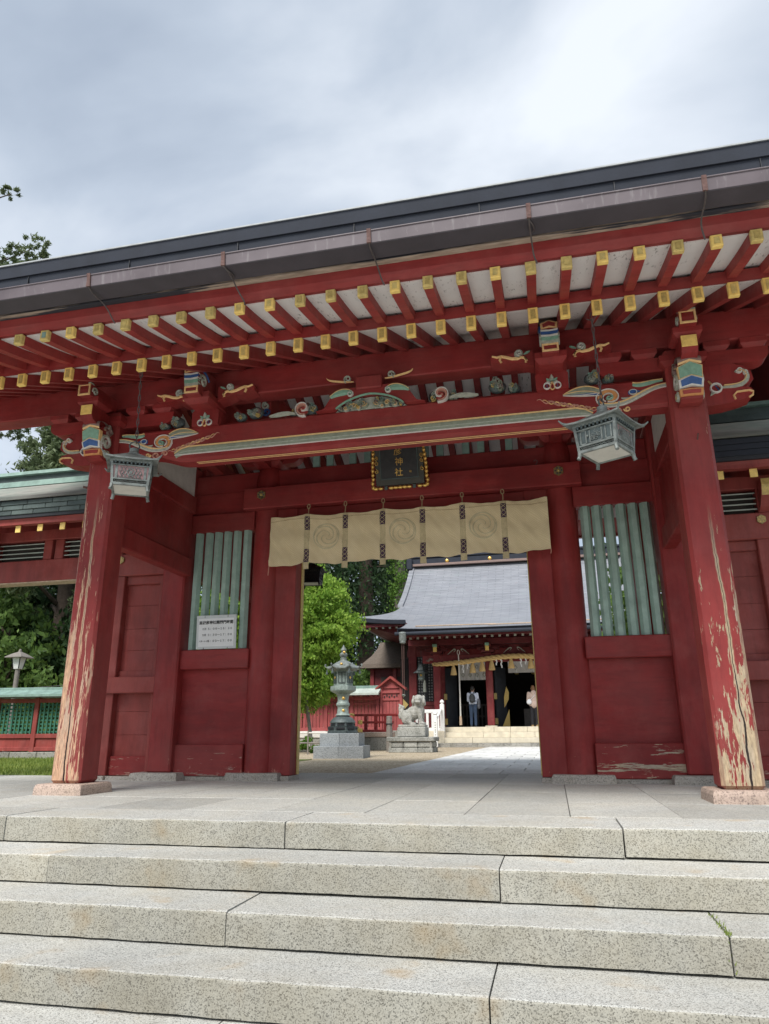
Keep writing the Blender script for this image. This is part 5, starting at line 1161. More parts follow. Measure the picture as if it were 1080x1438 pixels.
# ------------------------------------------------------------------ red carrying stand with gilt fittings
st = thing('shrine_stand', 'red lacquered stand with gilt end caps on a stone block beside the pedestal', 'stand', (-4.35, 18.4, -.02))
B(-.55, .55, -.4, .4, 0, .42, c=.02).build('stone_footing', 'stone_wall', st); B(-.58, .58, -.43, .43, .422, .58, c=.02).build('stone_footing', 'granite_pink', st)
B(-.52, .52, -.3, .3, .582, .66, c=.01).build('base_frame', 'red', st)
for z, l in ((.86, .62), (1.10, .74)): B(-l, l, -.07, .07, z, z + .075, c=.008).build('cross_bar', 'red', st)
for x in (-.35, 0, .35): B(x - .05, x + .05, -.06, .06, .66, 1.1, c=.008).build('upright', 'red', st)
for x, z, r in ((-.47, .615, .085), (-.52, .90, .07), (-.62, .70, .06)): B(x - r, x + r, -.33 if z < .65 else -.10, -.305 if z < .65 else -.072, z - r, z + r, c=.01).build('gilt_fitting', 'gold', st)
MB().tube([(-.74, 0, 1.13), (-.86, 0, 1.17), (-.96, 0, 1.16)], [.04, .04, .025], 8).build('pole_end', 'gold', st, True); MB().tube([(-.8, 0, 1.14), (.8, 0, 1.12)], .035, 8).build('carrying_pole', 'red', st, True)
wp = thing('wooden_post', 'short weathered timber post beside the guardian dog pedestal', 'post', (-3.42, 16.3, -.02))
MB().loft([[(r * math.cos(R(45 * i + 22)), r * math.sin(R(45 * i + 22)), z) for i in range(8)] for r, z in ((.10, 0), (.095, .6), (.09, 1.02), (.075, 1.05))]).build('post_shaft', 'grey_wood', wp)
B(-.10, .10, -.10, .10, .80, .83, c=.004).build('iron_band', 'black_metal', wp)

# ------------------------------------------------------------------ low rail in front of the shrubs
rl = thing('low_rail', 'low pale rail on thin posts below the clipped tree', 'rail', (-5.6, 13.2, -.02))
for x in (-1.2, -.6, .0, .6, 1.2): MB().cyl((x, 0, 0), (x, 0, .62), .022, n=8).build('rail_post', 'grey_wood', rl, True)
for z in (.56, .30): MB().tube([(-1.3, 0, z), (0, .004, z + .006), (1.35, 0, z)], .02, 8).build('rail_bar', 'stone_white' if z > .5 else 'grey_wood', rl, True)

# ------------------------------------------------------------------ hall (haiden)
HX = .15
hl = thing('worship_hall', 'red worship hall with a sweeping grey copper roof across the courtyard', 'hall', (HX, 26, 0))
def hp(mb, name, mat, smooth=False, par=None): 
    mb.v = [(p[0], p[1] - 26, p[2]) for p in mb.v]; return mb.build(name, mat, par or hl, smooth)
FL = .74
# steps
for i in range(9): hp(B(-4.6 + i * 1.02 + .004, -4.6 + (i + 1) * 1.02 - .004, 22.75, 23.4, -.04, .13, c=.012), 'kerb_stone', 'stone_wall')
for k, (y, z0, z1) in enumerate(((23.10, .134, .335), (23.45, .337, .54), (23.80, .542, FL))):
    js = [-3.06, -1.75 + .4 * k, -.3, .95 - .3 * k, 2.3, 3.06]
    for i in range(5): hp(B(js[i] + .004, js[i + 1] - .004, y, y + .8, z0, z1, c=.01), 'step_block', 'stone_cream')
hp(B(-7.2, 7.2, 24.15, 36, -.04, FL - .01), 'floor_base', 'stone_wall')
hp(B(-3.1, 3.1, 24.2, 26.6, FL - .008, FL + .002), 'porch_floor', 'granite_floor')
for s_ in (-1, 1): hp(B(*sorted((s_ * 3.08, s_ * 7.2)), 24.1, 24.16, .3, FL), 'floor_edge', 'stone_cream')
# porch pillars
PX = [-3.30, -1.10, 1.10, 3.30]
for x in PX:
    hp(B(x - .24, x + .24, 24.36, 24.84, FL, FL + .05, c=.01), 'pillar_stone', 'stone_cream')
    hp(B(x - .145, x + .145, 24.455, 24.745, FL + .05, 3.75, c=.03), 'porch_pillar', 'red_far')
    for (a, z0, z1, d_) in ((.26, 3.75, 3.87, .26), (.46, 3.87, 3.99, .14), (.13, 3.99, 4.10, .42)): hp(B(x - a, x + a, 24.6 - d_, 24.6 + d_, z0, z1, c=.02), 'bracket', 'red_hall_shade')
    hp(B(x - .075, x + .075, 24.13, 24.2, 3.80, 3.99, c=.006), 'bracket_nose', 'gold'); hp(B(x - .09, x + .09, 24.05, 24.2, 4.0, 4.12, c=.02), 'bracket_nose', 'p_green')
hp(B(-3.9, 3.9, 24.48, 24.72, 3.36, 3.68, c=.02), 'porch_beam', 'red_far'); hp(B(-4.5, 4.5, 24.46, 24.74, 4.10, 4.36, c=.02), 'eave_purlin', 'red_hall_shade')
for x in (-2.35, 0, 2.35):
    hp(MB().prism([(x - .5, 3.68), (x - .3, 3.84), (x - .15, 4.05), (x + .15, 4.05), (x + .3, 3.84), (x + .5, 3.68)], 'y', 24.5, 24.7), 'frog_leg_strut', 'red_hall_shade')
    for s_ in (-1, 1): hp(MB().ribbon(bez([(x + s_ * .46, 3.70), (x + s_ * .28, 3.86), (x + s_ * .12, 4.04), (x + s_ * .05, 3.9), (x + s_ * .2, 3.8)], 14), taper(14, .05), 24.5, .03), 'strut_carving', 'p_grey', True)
# porch rafters with capped ends
for i in range(30):
    x = -4.35 + i * .30
    o = hp(MB().loft([[(x - .045, y, z), (x + .045, y, z), (x + .045, y, z + .09), (x - .045, y, z + .09)] for y, z in ((22.62, 4.16), (25.2, 4.66))]), 'rafter', 'red_hall_shade')
    hp(B(x - .048, x + .048, 22.605, 22.618, 4.158, 4.252, c=.002), 'end_cap', 'p_grey', par=o)
for i in range(15):
    x = -6.75 + i * .30 if i < 8 else 4.65 + (i - 8) * .30
    o = hp(MB().loft([[(x - .045, y, z), (x + .045, y, z), (x + .045, y, z + .09), (x - .045, y, z + .09)] for y, z in ((24.2, 4.86), (26.4, 5.3))]), 'rafter', 'red_hall_shade'); hp(B(x - .048, x + .048, 24.185, 24.198, 4.858, 4.952, c=.002), 'end_cap', 'p_grey', par=o)
# roof: sweeping slope, flared skirt, porch extension
def zr(y): q = max(0, (y - 24.0) / 6.0); return 5.13 + 3.75 * (.42 * q + .58 * q ** 2.1)
def hw_(q): return 5.25 + 1.6 * max(0, 1 - q / .42) ** 2.2
def zm(x, y): q = (y - 24) / 6; u = abs(x) / hw_(q); return zr(y) + .26 * u ** 5 * max(0, 1 - q * 2.2) + .05 * u ** 6 * max(0, q)
def zp(x, y):      # porch profile, flowing into the main slope
    if y >= 27: return zm(x, y)
    d = y - 22.25; return 4.5 + .19 * d + .0451 * d * d + .07 * abs(x / 4.5) ** 6 * max(0, 1 - d / 2)
def zblend(x, y): q = max(0, min(1, (x - 4.5) / .75)); q = q * q * (3 - 2 * q); return zp(4.5, y) * (1 - q) + zm(x, y) * q
ctr = [[(-4.5 + 9 * i / 48, y, zp(-4.5 + 9 * i / 48, y)) for i in range(49)] for y in [22.25 + 7.75 * j / 34 for j in range(35)]]
hp(MB().loft(ctr, cap=False, closed=False), 'roof_slope', 'haiden_roof', True)
for s_ in (-1, 1):
    rows_ = [[(s_ * (4.5 + (hw_(j / 26) - 4.5) * i / 14), 24 + 6 * j / 26, zblend(4.5 + (hw_(j / 26) - 4.5) * i / 14, 24 + 6 * j / 26)) for i in range(15)] for j in range(27)]
    hp(MB().loft(rows_, cap=False, closed=False), 'roof_slope', 'haiden_roof', True)
    ck = [(y, zp(4.5, y) - .004) for y in [22.25 + .25 * k for k in range(9)]] + [(24.25, 4.75), (23.4, 4.5), (22.3, 4.42)]
    hp(MB().prism(ck, 'x', *sorted((s_ * 4.49, s_ * 4.53))), 'porch_cheek', 'roof_dark')
rows_ = [[(-hw_(j / 26) + 2 * hw_(j / 26) * i / 40, 60 - 24 - 6 * j / 26, zm(-hw_(j / 26) + 2 * hw_(j / 26) * i / 40, 24 + 6 * j / 26)) for i in range(41)] for j in range(27)]
hp(MB().loft(rows_, cap=False, closed=False), 'roof_slope', 'haiden_roof', True)
# side hips
for s_ in (-1, 1):
    sd_rows = []
    for j in range(9):
        q = j / 8 * .42; y = 24 + 6 * q; hw = 5.25 + 1.6 * max(0, 1 - q / .42) ** 2.2; sd_rows.append([(s_ * hw, y + (60 - 2 * y) * i / 10, zr(y) + .26 * max(0, 1 - q * 2.2) * abs(-1 + i / 5) ** 5) for i in range(11)])
    m2 = MB(); m2.loft(sd_rows, cap=False, closed=False); hp(m2, 'roof_hip', 'haiden_roof', True)
    hp(MB().prism([(26.6 + .34 * i, zr(26.6 + .34 * i) - .12) for i in range(11)] + [(33.4 - .34 * i, zr(26.6 + .34 * i) - .12) for i in range(10, -1, -1)][1:], 'x', s_ * 4.9, s_ * 4.95), 'gable_wall', 'red_hall_shade')
    hp(MB().loft([[(s_ * 5.25 + a, 26.5 + 3.55 * q, zr(26.5 + 3.55 * q) + b) for a, b in ((-.12, .02), (.12, .02), (.12, .14), (-.12, .14))] for q in [i / 8 for i in range(9)]]), 'barge_ridge', 'haiden_roof')
m2 = MB(); m2.loft([[(x, 22.27, 4.44 + .07 * abs(x / 4.5) ** 6), (x, 22.22, 4.50 + .07 * abs(x / 4.5) ** 6), (x, 22.4, 4.54 + .07 * abs(x / 4.5) ** 6), (x, 22.5, 4.40)] for x in [-4.52 + 9.04 * i / 20 for i in range(21)]]); hp(m2, 'porch_eave_edge', 'roof_dark')
hp(MB().prism([(22.3, 4.32), (25.4, 4.76), (25.4, 4.86), (22.3, 4.42)], 'x', -4.48, 4.48), 'porch_soffit', 'red_hall_shade')
hp(B(-4.45, 4.45, 22.52, 22.62, 4.24, 4.36, c=.01), 'eave_fascia', 'red_hall_shade')
for s_ in (-1, 1):
    m2 = MB(); m2.loft([[(s_ * x, 23.96, 4.98 + .26 * (x / 6.85) ** 5), (s_ * x, 23.93, 5.13 + .26 * (x / 6.85) ** 5), (s_ * x, 24.1, 5.17 + .26 * (x / 6.85) ** 5), (s_ * x, 24.3, 4.95 + .2 * (x / 6.85) ** 5)] for x in [4.54 + 2.33 * i / 12 for i in range(13)]]); hp(m2, 'eave_edge', 'roof_dark')
for s_ in (-1, 1): hp(MB().prism([(24.1, 4.93), (27.2, 5.3), (27.2, 5.5), (24.1, 5.06)], 'x', *sorted((s_ * 4.5, s_ * 6.7))), 'soffit', 'red_hall_shade')
m2 = MB()
for s_ in (-1, 1): hp(MB().prism([(s_ * 6.7, 5.12), (s_ * 4.9, 4.6), (s_ * 4.9, 5.2), (s_ * 6.5, 5.2)], 'y', 24.6, 34), 'side_soffit', 'red_hall_shade')
hp(B(-5.4, 5.4, 29.75, 30.25, 8.85, 9.25, c=.05), 'roof_ridge', 'roof_dark'); hp(B(-5.55, 5.55, 29.7, 30.3, 9.25, 9.38, c=.03), 'ridge_cap', 'roof_dark')
hp(B(-5.45, 5.45, 29.62, 29.74, 8.80, 8.93, c=.02), 'ridge_course', 'p_brown'); 
for s_ in (-1, 1): hp(B(*sorted((s_ * 5.2, s_ * 5.5)), 29.5, 30.5, 8.62, 9.2, c=.05), 'ridge_end', 'roof_dark')
for x in (-3.4, -1.2, .9, 3.0): hp(MB().ell((x, 29.72, 9.04), (.10, .05, .10), 10, 8), 'ridge_crest', 'gold_leaf', True)
for x0, x1, y in ((-3.9, -.6, 22.95), (-.9, 2.6, 22.80), (2.3, 4.2, 22.95)):
    hp(MB().tube([(x0, y, zp(x0, y) + .06), (x1, y, zp(x1, y) + .06)], .025, 6), 'snow_guard', 'bare_wood', True)
# porch gutter with its hopper
hp(MB().tube([(-4.6, 22.15, 4.34), (4.6, 22.15, 4.33)], .075, 10), 'gutter', 'roof_dark', True)
hp(MB().lathe([(.14, 4.40), (.17, 4.36), (.15, 4.26), (.15, 4.10), (.12, 4.02), (.13, 3.98), (.08, 3.94)], 10, c=(-4.28, 22.15)), 'gutter_hopper', 'lantern_bronze', True)
for dx_ in (-.04, .04): hp(MB().tube([(-4.28 + dx_, 22.15, 3.96), (-4.28 + dx_ * .8, 22.16, 2.6), (-4.28 + dx_, 22.15, 1.95)], .014, 5), 'rain_chain', 'rust', True)
hp(MB().lathe([(.02, 1.98), (.09, 1.95), (.05, 1.90), (.0, 1.86)], 8, c=(-4.28, 22.15)), 'chain_weight', 'bronze_green', True)
# front wall
YW = 26.6
for x in (-4.70, -3.40, 3.40, 4.70): hp(B(x - .18, x + .18, YW - .16, YW + .16, FL, 5.1, c=.03), 'wall_pillar', 'red_far')
hp(B(-4.95, 4.95, YW - .10, YW + .10, 3.86, 4.16, c=.02), 'wall_beam', 'red_far'); hp(B(-4.9, 4.9, YW - .08, YW + .08, 4.16, 5.3), 'upper_wall', 'red_hall_shade')
for s_ in (-1, 1):
    a, b = sorted((s_ * 4.6, s_ * 3.57)); hp(B(a, b, YW - .06, YW + .06, FL, 1.72), 'wainscot', 'red_far'); hp(B(a, b, YW - .10, YW + .08, 1.70, 1.86, c=.01), 'window_sill', 'red_far')
    hp(B(a, b, YW + .02, YW + .04, 1.86, 3.86), 'window_paper', 'paper_white')
    for i in range(10): x = a + (b - a) * i / 9; hp(B(x - .022, x + .022, YW - .05, YW + .015, 1.86, 3.86), 'lattice_bar', 'black_metal')
    for i in range(17): z = 1.88 + i * .122; hp(B(a, b, YW - .04, YW + .01, z - .02, z + .02), 'lattice_bar', 'black_metal')
    hp(B((a + b) / 2 - .05, (a + b) / 2 + .05, YW - .07, YW - .03, 1.86, 3.86), 'window_stile', 'black_metal')
    hp(B(s_ * 4.85 - .1, s_ * 4.85 + .1, YW + .1, 33.5, FL, 5.3), 'side_wall', 'red_hall_shade')
    # folded side shutter with gilt corner plates
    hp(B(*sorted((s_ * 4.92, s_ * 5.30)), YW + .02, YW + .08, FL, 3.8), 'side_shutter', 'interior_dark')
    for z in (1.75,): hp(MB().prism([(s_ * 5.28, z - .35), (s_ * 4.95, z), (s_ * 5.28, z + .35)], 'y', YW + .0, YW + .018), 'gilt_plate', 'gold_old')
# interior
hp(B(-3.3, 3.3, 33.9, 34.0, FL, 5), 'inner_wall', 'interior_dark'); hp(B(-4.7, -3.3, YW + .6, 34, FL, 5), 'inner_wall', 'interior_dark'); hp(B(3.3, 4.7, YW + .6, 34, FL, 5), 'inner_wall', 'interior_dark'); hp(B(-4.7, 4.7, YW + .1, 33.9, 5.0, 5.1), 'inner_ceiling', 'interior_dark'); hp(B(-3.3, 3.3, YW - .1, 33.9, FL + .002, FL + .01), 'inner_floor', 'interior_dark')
# doors folded open, gilt fittings
for x in (-2.95, -.75, 1.55):
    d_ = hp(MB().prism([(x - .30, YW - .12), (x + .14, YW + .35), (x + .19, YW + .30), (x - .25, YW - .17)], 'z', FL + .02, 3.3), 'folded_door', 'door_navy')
    for z in (FL + .25, 2.05): hp(B(x - .34, x - .20, YW - .20, YW - .15, z - .13, z + .13, c=.01), 'gilt_plate', 'gold_old', par=d_)
    if x > -1: hp(MB().prism([(x + .10, 1.55), (x + .30, 1.9), (x + .32, 2.2), (x + .22, 2.45), (x + .10, 2.0)], 'y', YW - .22, YW - .19), 'gilt_plate', 'gold', par=d_); hp(MB().prism([(x - .02, FL + .03), (x + .30, FL + .03), (x + .30, FL + .75)], 'y', YW - .2, YW - .17), 'gilt_plate', 'gold', par=d_)
for a, b, z in ((-2.55, -1.3, 2.75), (-.40, 2.2, 3.02)):      # white curtains with faint crests
    m2 = MB(); m2.loft([[(a + (b - a) * i / 24, YW - .28 + .02 * math.sin(i * 1.7), zz) for i in range(25)] for zz in (z, 3.62)], cap=False, closed=False); c_ = hp(m2, 'inner_curtain', 'paper_white', True)
    for i in range(4):
        for k in range(2): x = a + (b - a) * (i + .5) / 4; zc = z + .22 + .34 * k; hp(MB().ribbon([(x, zc + .09), (x + .07, zc), (x, zc - .09), (x - .07, zc), (x, zc + .09)], .028, YW - .305, .004), 'curtain_crest', 'p_grey', False, c_)
for i in range(9): x = -2.6 + i * .17; hp(B(x - .03, x + .03, 27.6, 27.66, FL + .01, 1.75), 'inner_rail_bar', 'dark_wood')
for z in (1.2, 1.7): hp(B(-2.7, -1.1, 27.58, 27.68, z, z + .07), 'inner_rail', 'dark_wood')
for x in (-.2, .6, 1.3): 
    hp(MB().lathe([(.05, 3.2), (.10, 3.24), (.10, 3.30), (.04, 3.36)], 8, c=(x, 30)), 'inner_fitting', 'gold_old', True)
hp(B(.1, 1.4, 28.2, 28.8, FL + .01, 1.55, c=.01), 'inner_table', 'grey_wood')

# ------------------------------------------------------------------ things hung on or standing by the hall
rope = thing('sacred_rope', 'twisted straw rope with straw tassels and white paper streamers across the hall front', 'rope', (HX, 24.3, 3.42))
def ry(x): return .07 * math.cos(x * 1.2) - .012 * x * x + .05
for ph in range(3):
    pts = [(x, .055 * math.cos(x * 9.5 + ph * 2.094), ry(x) + .055 * math.sin(x * 9.5 + ph * 2.094)) for x in [-3.45 + 6.9 * i / 150 for i in range(151)]]
    MB().tube(pts, [.06 * min(1, .3 + 3 * min(i, 150 - i) / 60) for i in range(151)], 7).build('rope_strand', 'straw', rope, True)
MB().tube([(-3.42 - .1 * q, .02 * q, .06 + .05 * math.sin(q * 2)) for q in (0, 1, 2, 3)], [.05, .06, .05, .02], 6).build('rope_end', 'p_brown', rope, True)
for i in range(15):
    x = -2.55 + i * .40
    if i % 2 == 0 or i in (3, 9):
        MB().lathe([(.05, ry(x) - .03), (.045, ry(x) - .10), (.09, ry(x) - .22), (.14, ry(x) - .47), (.13, ry(x) - .49)], 12, c=(x, 0)).build('straw_tassel', 'straw', rope, True)
    else:
        mb = MB(); z = ry(x) - .05
        for k in range(4): mb.box(x - .04 + .028 * (k % 2), x + .015 + .028 * (k % 2), -.01 - .006 * k, -.004 - .006 * k, z - .10 * (k + 1), z - .10 * k + .015)
        mb.build('paper_streamer', 'paper_white', rope)
    if i % 3 == 1:
        mb = MB(); z = ry(x + .2) - .05; x += .2
        for k in range(3): mb.box(x - .035 + .024 * (k % 2), x + .012 + .024 * (k % 2), -.01 - .006 * k, -.004 - .006 * k, z - .09 * (k + 1), z - .09 * k + .015)
        mb.build('paper_streamer', 'paper_white', rope)
bell = thing('bell_rope', 'pale bell rope hanging to the worshipper with grey backpack', 'rope', (-2.17, 24.25, .8))
MB().tube([(0, 0, .35), (.006, 0, 1.2), (0, 0, 2.85)], [.035, .028, .028], 8).build('rope_length', 'stone_white', bell, True); MB().tube([(.05 * math.cos(R(a)), 0, 2.96 + .10 * math.sin(R(a))) for a in range(0, 361, 30)], .016, 6).build('rope_loop', 'stone_white', bell, True)
MB().lathe([(.06, .02), (.055, .3), (.04, .38)], 10).build('rope_tail', 'bare_wood', bell, True)
hb = thing('eave_lantern', 'small bronze lantern with a tassel hanging before the hall lattice window', 'lantern', (-3.93, 25.2, 2.75))
MB().lathe([(.10, -.05), (.15, .0), (.15, .05), (.13, .06), (.15, .26), (.16, .28)], 6).build('lantern_body', 'bronze_green', hb); MB().lathe([(.36, .27), (.34, .31), (.22, .38), (.15, .50), (.13, .62), (.05, .68)], 6).build('lantern_roof', 'bronze_dark', hb)
MB().tube([(0, 0, .67), (0, 0, 1.25)], .012, 5).build('lantern_chain', 'wire', hb, True); MB().ell((0, -.14, .17), (.05, .02, .05), 8, 6).build('gilt_boss', 'gold_leaf', hb, True); MB().lathe([(.07, -.55), (.065, -.2), (.03, -.05)], 8, c=(.15, -.1)).build('tassel', 'p_grey', hb, True)

wb = thing('white_balustrade', 'white painted balustrade with round post caps beside the hall steps', 'railing', (-3.2, 23.0, 0))
def wpost(x, y, z0, z1, nm='newel_post', r=.085):
    o = B(x - r, x + r, y - r, y + r, z0, z1, c=.015).build(nm, 'paint_white', wb); MB().lathe([(.06, z1), (.05, z1 + .03), (.085, z1 + .07), (.085, z1 + .11), (.05, z1 + .16), (.01, z1 + .18)], 14, c=(x, y)).build('post_cap', 'paint_white', o, True)
wpost(.42, .25, .30, 1.62); wpost(.26, -.55, .0, 1.16, r=.075)
B(-.95, .34, .20, .30, 1.28, 1.42, c=.015).build('top_rail', 'paint_white', wb); B(-.95, .34, .19, .31, .60, .70, c=.01).build('bottom_rail', 'paint_white', wb)
for i in range(6): B(-.88 + i * .215, -.78 + i * .215, .21, .29, .70, 1.28, c=.008).build('baluster', 'paint_white', wb)
mb = MB(); mb.tube([(.40, .12, 1.45), (.36, -.2, 1.25), (.28, -.48, 1.02)], .045, 8); mb.build('sloping_rail', 'paint_white', wb, True)
for i in range(8): B(.235, .285, -.629, -.626, .25 + .09 * i, .29 + .09 * i).build('carved_character', 'p_grey', wb) if i != 3 else B(.245, .275, -.629, -.626, .25 + .09 * i, .32 + .09 * i).build('carved_character', 'p_grey', wb)
B(-1.0, .5, .05, .5, -.04, .6, c=.02).build('stone_kerb', 'stone_cream', wb)

hut = thing('thatched_pavilion', 'brown shingle-roofed side pavilion behind the board doorway', 'building', (-6.2, 30.5, 0))
MB().loft([[(-hw, -d_, z), (hw + 1.2, -d_, z), (hw + 1.2, d_, z), (-hw, d_, z)] for hw, d_, z in ((1.45, 1.6, 3.62), (1.40, 1.55, 3.82), (1.0, 1.1, 4.25), (.78, .7, 4.65), (.70, .4, 5.0))]).build('roof', 'thatch', hut)
B(-1.0, 2.2, -1.1, 1.1, 0, 3.62).build('wall', 'red_hall_shade', hut); B(-.5, 2.0, -1.14, -1.1, .8, 3.2).build('doorway', 'interior_dark', hut)
for x in (-.95, .2, 1.3): B(x - .1, x + .1, -1.2, -1.0, 0, 3.6, c=.02).build('pillar', 'red_far', hut)

# ------------------------------------------------------------------ lattice fence and lamp on the left
lf = thing('lattice_fence', 'red fence with green lattice panels and a low copper roof beyond the left passage', 'fence', (-11.2, 9.35, -.02), R(7))
for i in range(8): B(-2.6 + i * .68 + .005, -2.6 + (i + 1) * .68 - .005, -.16, .16, 0, .17, c=.015).build('footing_stone', 'stone_wall', lf)
for z0, z1 in ((.19, .28), (.48, .58), (1.30, 1.40)): B(-2.6, 2.8, -.06, .06, z0, z1, c=.008).build('rail', 'red_faded', lf)
B(-2.6, 2.8, -.02, .02, .28, .48).build('panel_board', 'red_faded', lf)
for i in range(6):
    x = -2.4 + i * 1.0; B(x - .055, x + .055, -.075, .075, .17, 1.42, c=.008).build('post', 'red_faded', lf)
    B(x + .25 - .04 if i > 3 else x - .01, x + .33 - .04 if i > 3 else x + .01, .08, .12, .17, 1.3).build('brace', 'red_faded', lf)
    if i < 5:
        for k in range(9): B(x + .07 + k * .1, x + .105 + k * .1, -.035, -.012, .58, 1.30).build('lattice_slat', 'fence_green', lf)
        for k in range(8): B(x + .055, x + .945, -.012, .012, .61 + k * .088, .645 + k * .088).build('lattice_slat', 'fence_green', lf)
MB().prism([(-.38, 1.43), (0, 1.55), (.38, 1.43), (.38, 1.48), (0, 1.62), (-.38, 1.48)], 'x', -2.7, 2.9).build('roof', 'copper_green', lf); B(-2.7, 2.92, -.05, .05, 1.58, 1.66, c=.008).build('roof_ridge', 'copper_green', lf)
lp = thing('garden_lamp', 'grey lamp post with a square glazed head beyond the lattice fence', 'lamp', (-12.3, 10.6, -.02))
MB().lathe([(.09, 0), (.085, .2), (.065, .3), (.06, 2.22), (.08, 2.24)], 10).build('lamp_post', 'grey_wood', lp, True)
MB().lathe([(.11, 2.24), (.12, 2.27), (.17, 2.52), (.175, 2.54)], 4, rot=R(45)).build('lamp_glass', 'gloss_white', lp)
for k in range(4): a = R(90 * k + 45); MB().cyl((.11 * math.cos(a), .11 * math.sin(a), 2.25), (.178 * math.cos(a), .178 * math.sin(a), 2.54), .014, n=5).build('lamp_frame', 'black_metal', lp)
MB().lathe([(.36, 2.53), (.355, 2.55), (.18, 2.64), (.05, 2.69), (.03, 2.75), (.01, 2.77)], 4, rot=R(45)).build('lamp_hood', 'grey_wood', lp)
for i, (z0, z1, sag) in enumerate(((2.05, 2.25, .25), (1.95, 2.15, .28), (1.80, 1.98, .22))):
    tag(MB().tube([(-22 + 11 * t, 13 + 1.5 * t, z0 + (z1 - z0) * t + .0 - sag * 4 * t * (1 - t)) for t in [k / 16 for k in range(17)]], .012, 5).build('overhead_cable', 'black_metal', None, True), 'thin black overhead cable sagging behind the garden lamp', 'cable', 'cables behind the garden lamp')
# ------------------------------------------------------------------ people
def person(label, loc, rz, spec):
    t = thing('person', label, 'person', loc, rz)
    H_ = spec['h']; s = H_ / 1.70
    def v(x, y, z): return (x * s, y * s, z * s)
    # body: skin (head, neck, hands), one continuous figure underneath
    mb = MB()
    mb.ell(v(0, .015, 1.585), (.078 * s, .098 * s, .115 * s), 14, 10); mb.ell(v(0, .06, 1.535), (.05 * s, .05 * s, .055 * s), 10, 8)
    mb.ell(v(0, .115, 1.565), (.013 * s, .018 * s, .022 * s), 8, 6)
    for q in (-1, 1): mb.ell(v(q * .08, 0, 1.575), (.012 * s, .022 * s, .032 * s), 8, 6)
    capsule(mb, v(0, -.005, 1.40), v(0, .005, 1.53), .056 * s, .052 * s)
    mb.ell(v(0, 0, 1.28), (.165 * s, .10 * s, .17 * s)); mb.ell(v(0, 0, 1.08), (.14 * s, .095 * s, .16 * s)); mb.ell(v(0, 0, .92), (.165 * s, .11 * s, .13 * s))
    arms = spec['arms']
    for q, (sh, el, wr, tip) in arms.items():
        capsule(mb, v(*sh), v(*el), .048 * s, .040 * s); capsule(mb, v(*el), v(*wr), .039 * s, .028 * s)
        d = (Vector(tip) - Vector(wr)).normalized(); side = d.cross(Vector((0, 0, 1))); side = side.normalized() if side.length > .1 else Vector((1, 0, 0)); w_ = Vector(wr)
        p = w_ + d * .05; mb.ell(v(*p), (.030 * s, .030 * s, .040 * s), 8, 6)
        for k, ln in enumerate((.062, .075, .080, .072)):
            b = w_ + d * .085 + side * (.030 - .020 * k); m1 = b + d * ln * .5 + Vector((0, .012, -.004)); m2 = m1 + d * ln * .4 + Vector((0, .012, -.012)); capsule(mb, v(*b), v(*m1), .0095 * s, .009 * s, 6); capsule(mb, v(*m1), v(*m2), .009 * s, .008 * s, 6)
        th = w_ + d * .03 + side * .034; capsule(mb, v(*th), v(*(th + d * .045 + side * .022)), .011 * s, .009 * s, 6)
    for q in (-1, 1):
        lg = spec['legs'][q]
        capsule(mb, v(*lg[0]), v(*lg[1]), .083 * s, .058 * s); capsule(mb, v(*lg[1]), v(*lg[2]), .056 * s, .040 * s); mb.ell(v(lg[2][0], lg[2][1] + .05, .045), (.042 * s, .11 * s, .042 * s))
    remesh(mb, 'body', 'skin', .010, t, 2)
    # clothes: one surface each, a little outside the body
    mb = MB()
    for q in (-1, 1):
        lg = spec['legs'][q]; capsule(mb, v(*lg[0]), v(*lg[1]), .098 * s, .074 * s); capsule(mb, v(*lg[1]), v(lg[2][0], lg[2][1], .09), .072 * s, .062 * s)
    mb.ell(v(0, 0, .93), (.178 * s, .125 * s, .135 * s)); remesh(mb, 'trousers', spec['trouser'], .014, t, 3, (.05, .010))
    mb = MB(); hem = spec['hem']; wd = spec.get('bulk', 1.)
    mb.ell(v(0, -.005, 1.28), (.185 * s * wd, .125 * s * wd, .165 * s)); mb.ell(v(0, 0, 1.10), (.172 * s * wd, .125 * s * wd, .20 * s)); mb.ell(v(0, 0, (hem + 1.1) / 2), (.185 * s * wd, .135 * s * wd, (1.16 - hem) * .55 * s)); mb.ell(v(0, -.01, 1.40), (.12 * s, .085 * s, .07 * s))
    for q, (sh, el, wr, tip) in arms.items(): capsule(mb, v(*sh), v(*el), .068 * s * wd, .056 * s * wd); capsule(mb, v(*el), v(*wr), .055 * s * wd, .044 * s * wd)
    remesh(mb, 'jacket' if wd > 1 else 'shirt', spec['top'], .013, t, 3, (.06, .012))
    mb = MB(); mb.ell(v(0, -.012, 1.615), (.092 * s, .108 * s, .105 * s)); 
    for k in range(spec['hair']): mb.ell(v(.03 * math.sin(k * 2.1), -.065 - .005 * k, 1.56 - .035 * k), (.062 * s, .05 * s, .05 * s))
    remesh(mb, 'hair', spec['haircol'], .010, t, 2, (.02, .010))
    for q in (-1, 1):
        lg = spec['legs'][q]; mb = MB(); mb.ell(v(lg[2][0], lg[2][1] + .055, .052), (.050 * s, .125 * s, .045 * s)); mb.box((lg[2][0] - .045) * s, (lg[2][0] + .045) * s, (lg[2][1] - .06) * s, (lg[2][1] + .17) * s, 0, .025 * s, c=.008); remesh(mb, 'shoe', spec['shoe'], .010, t, 2)
    return t, s
stand = {-1: ((-.085, 0, .88), (-.09, .015, .49), (-.095, 0, .09)), 1: ((.085, 0, .88), (.09, .012, .49), (.095, -.01, .09))}
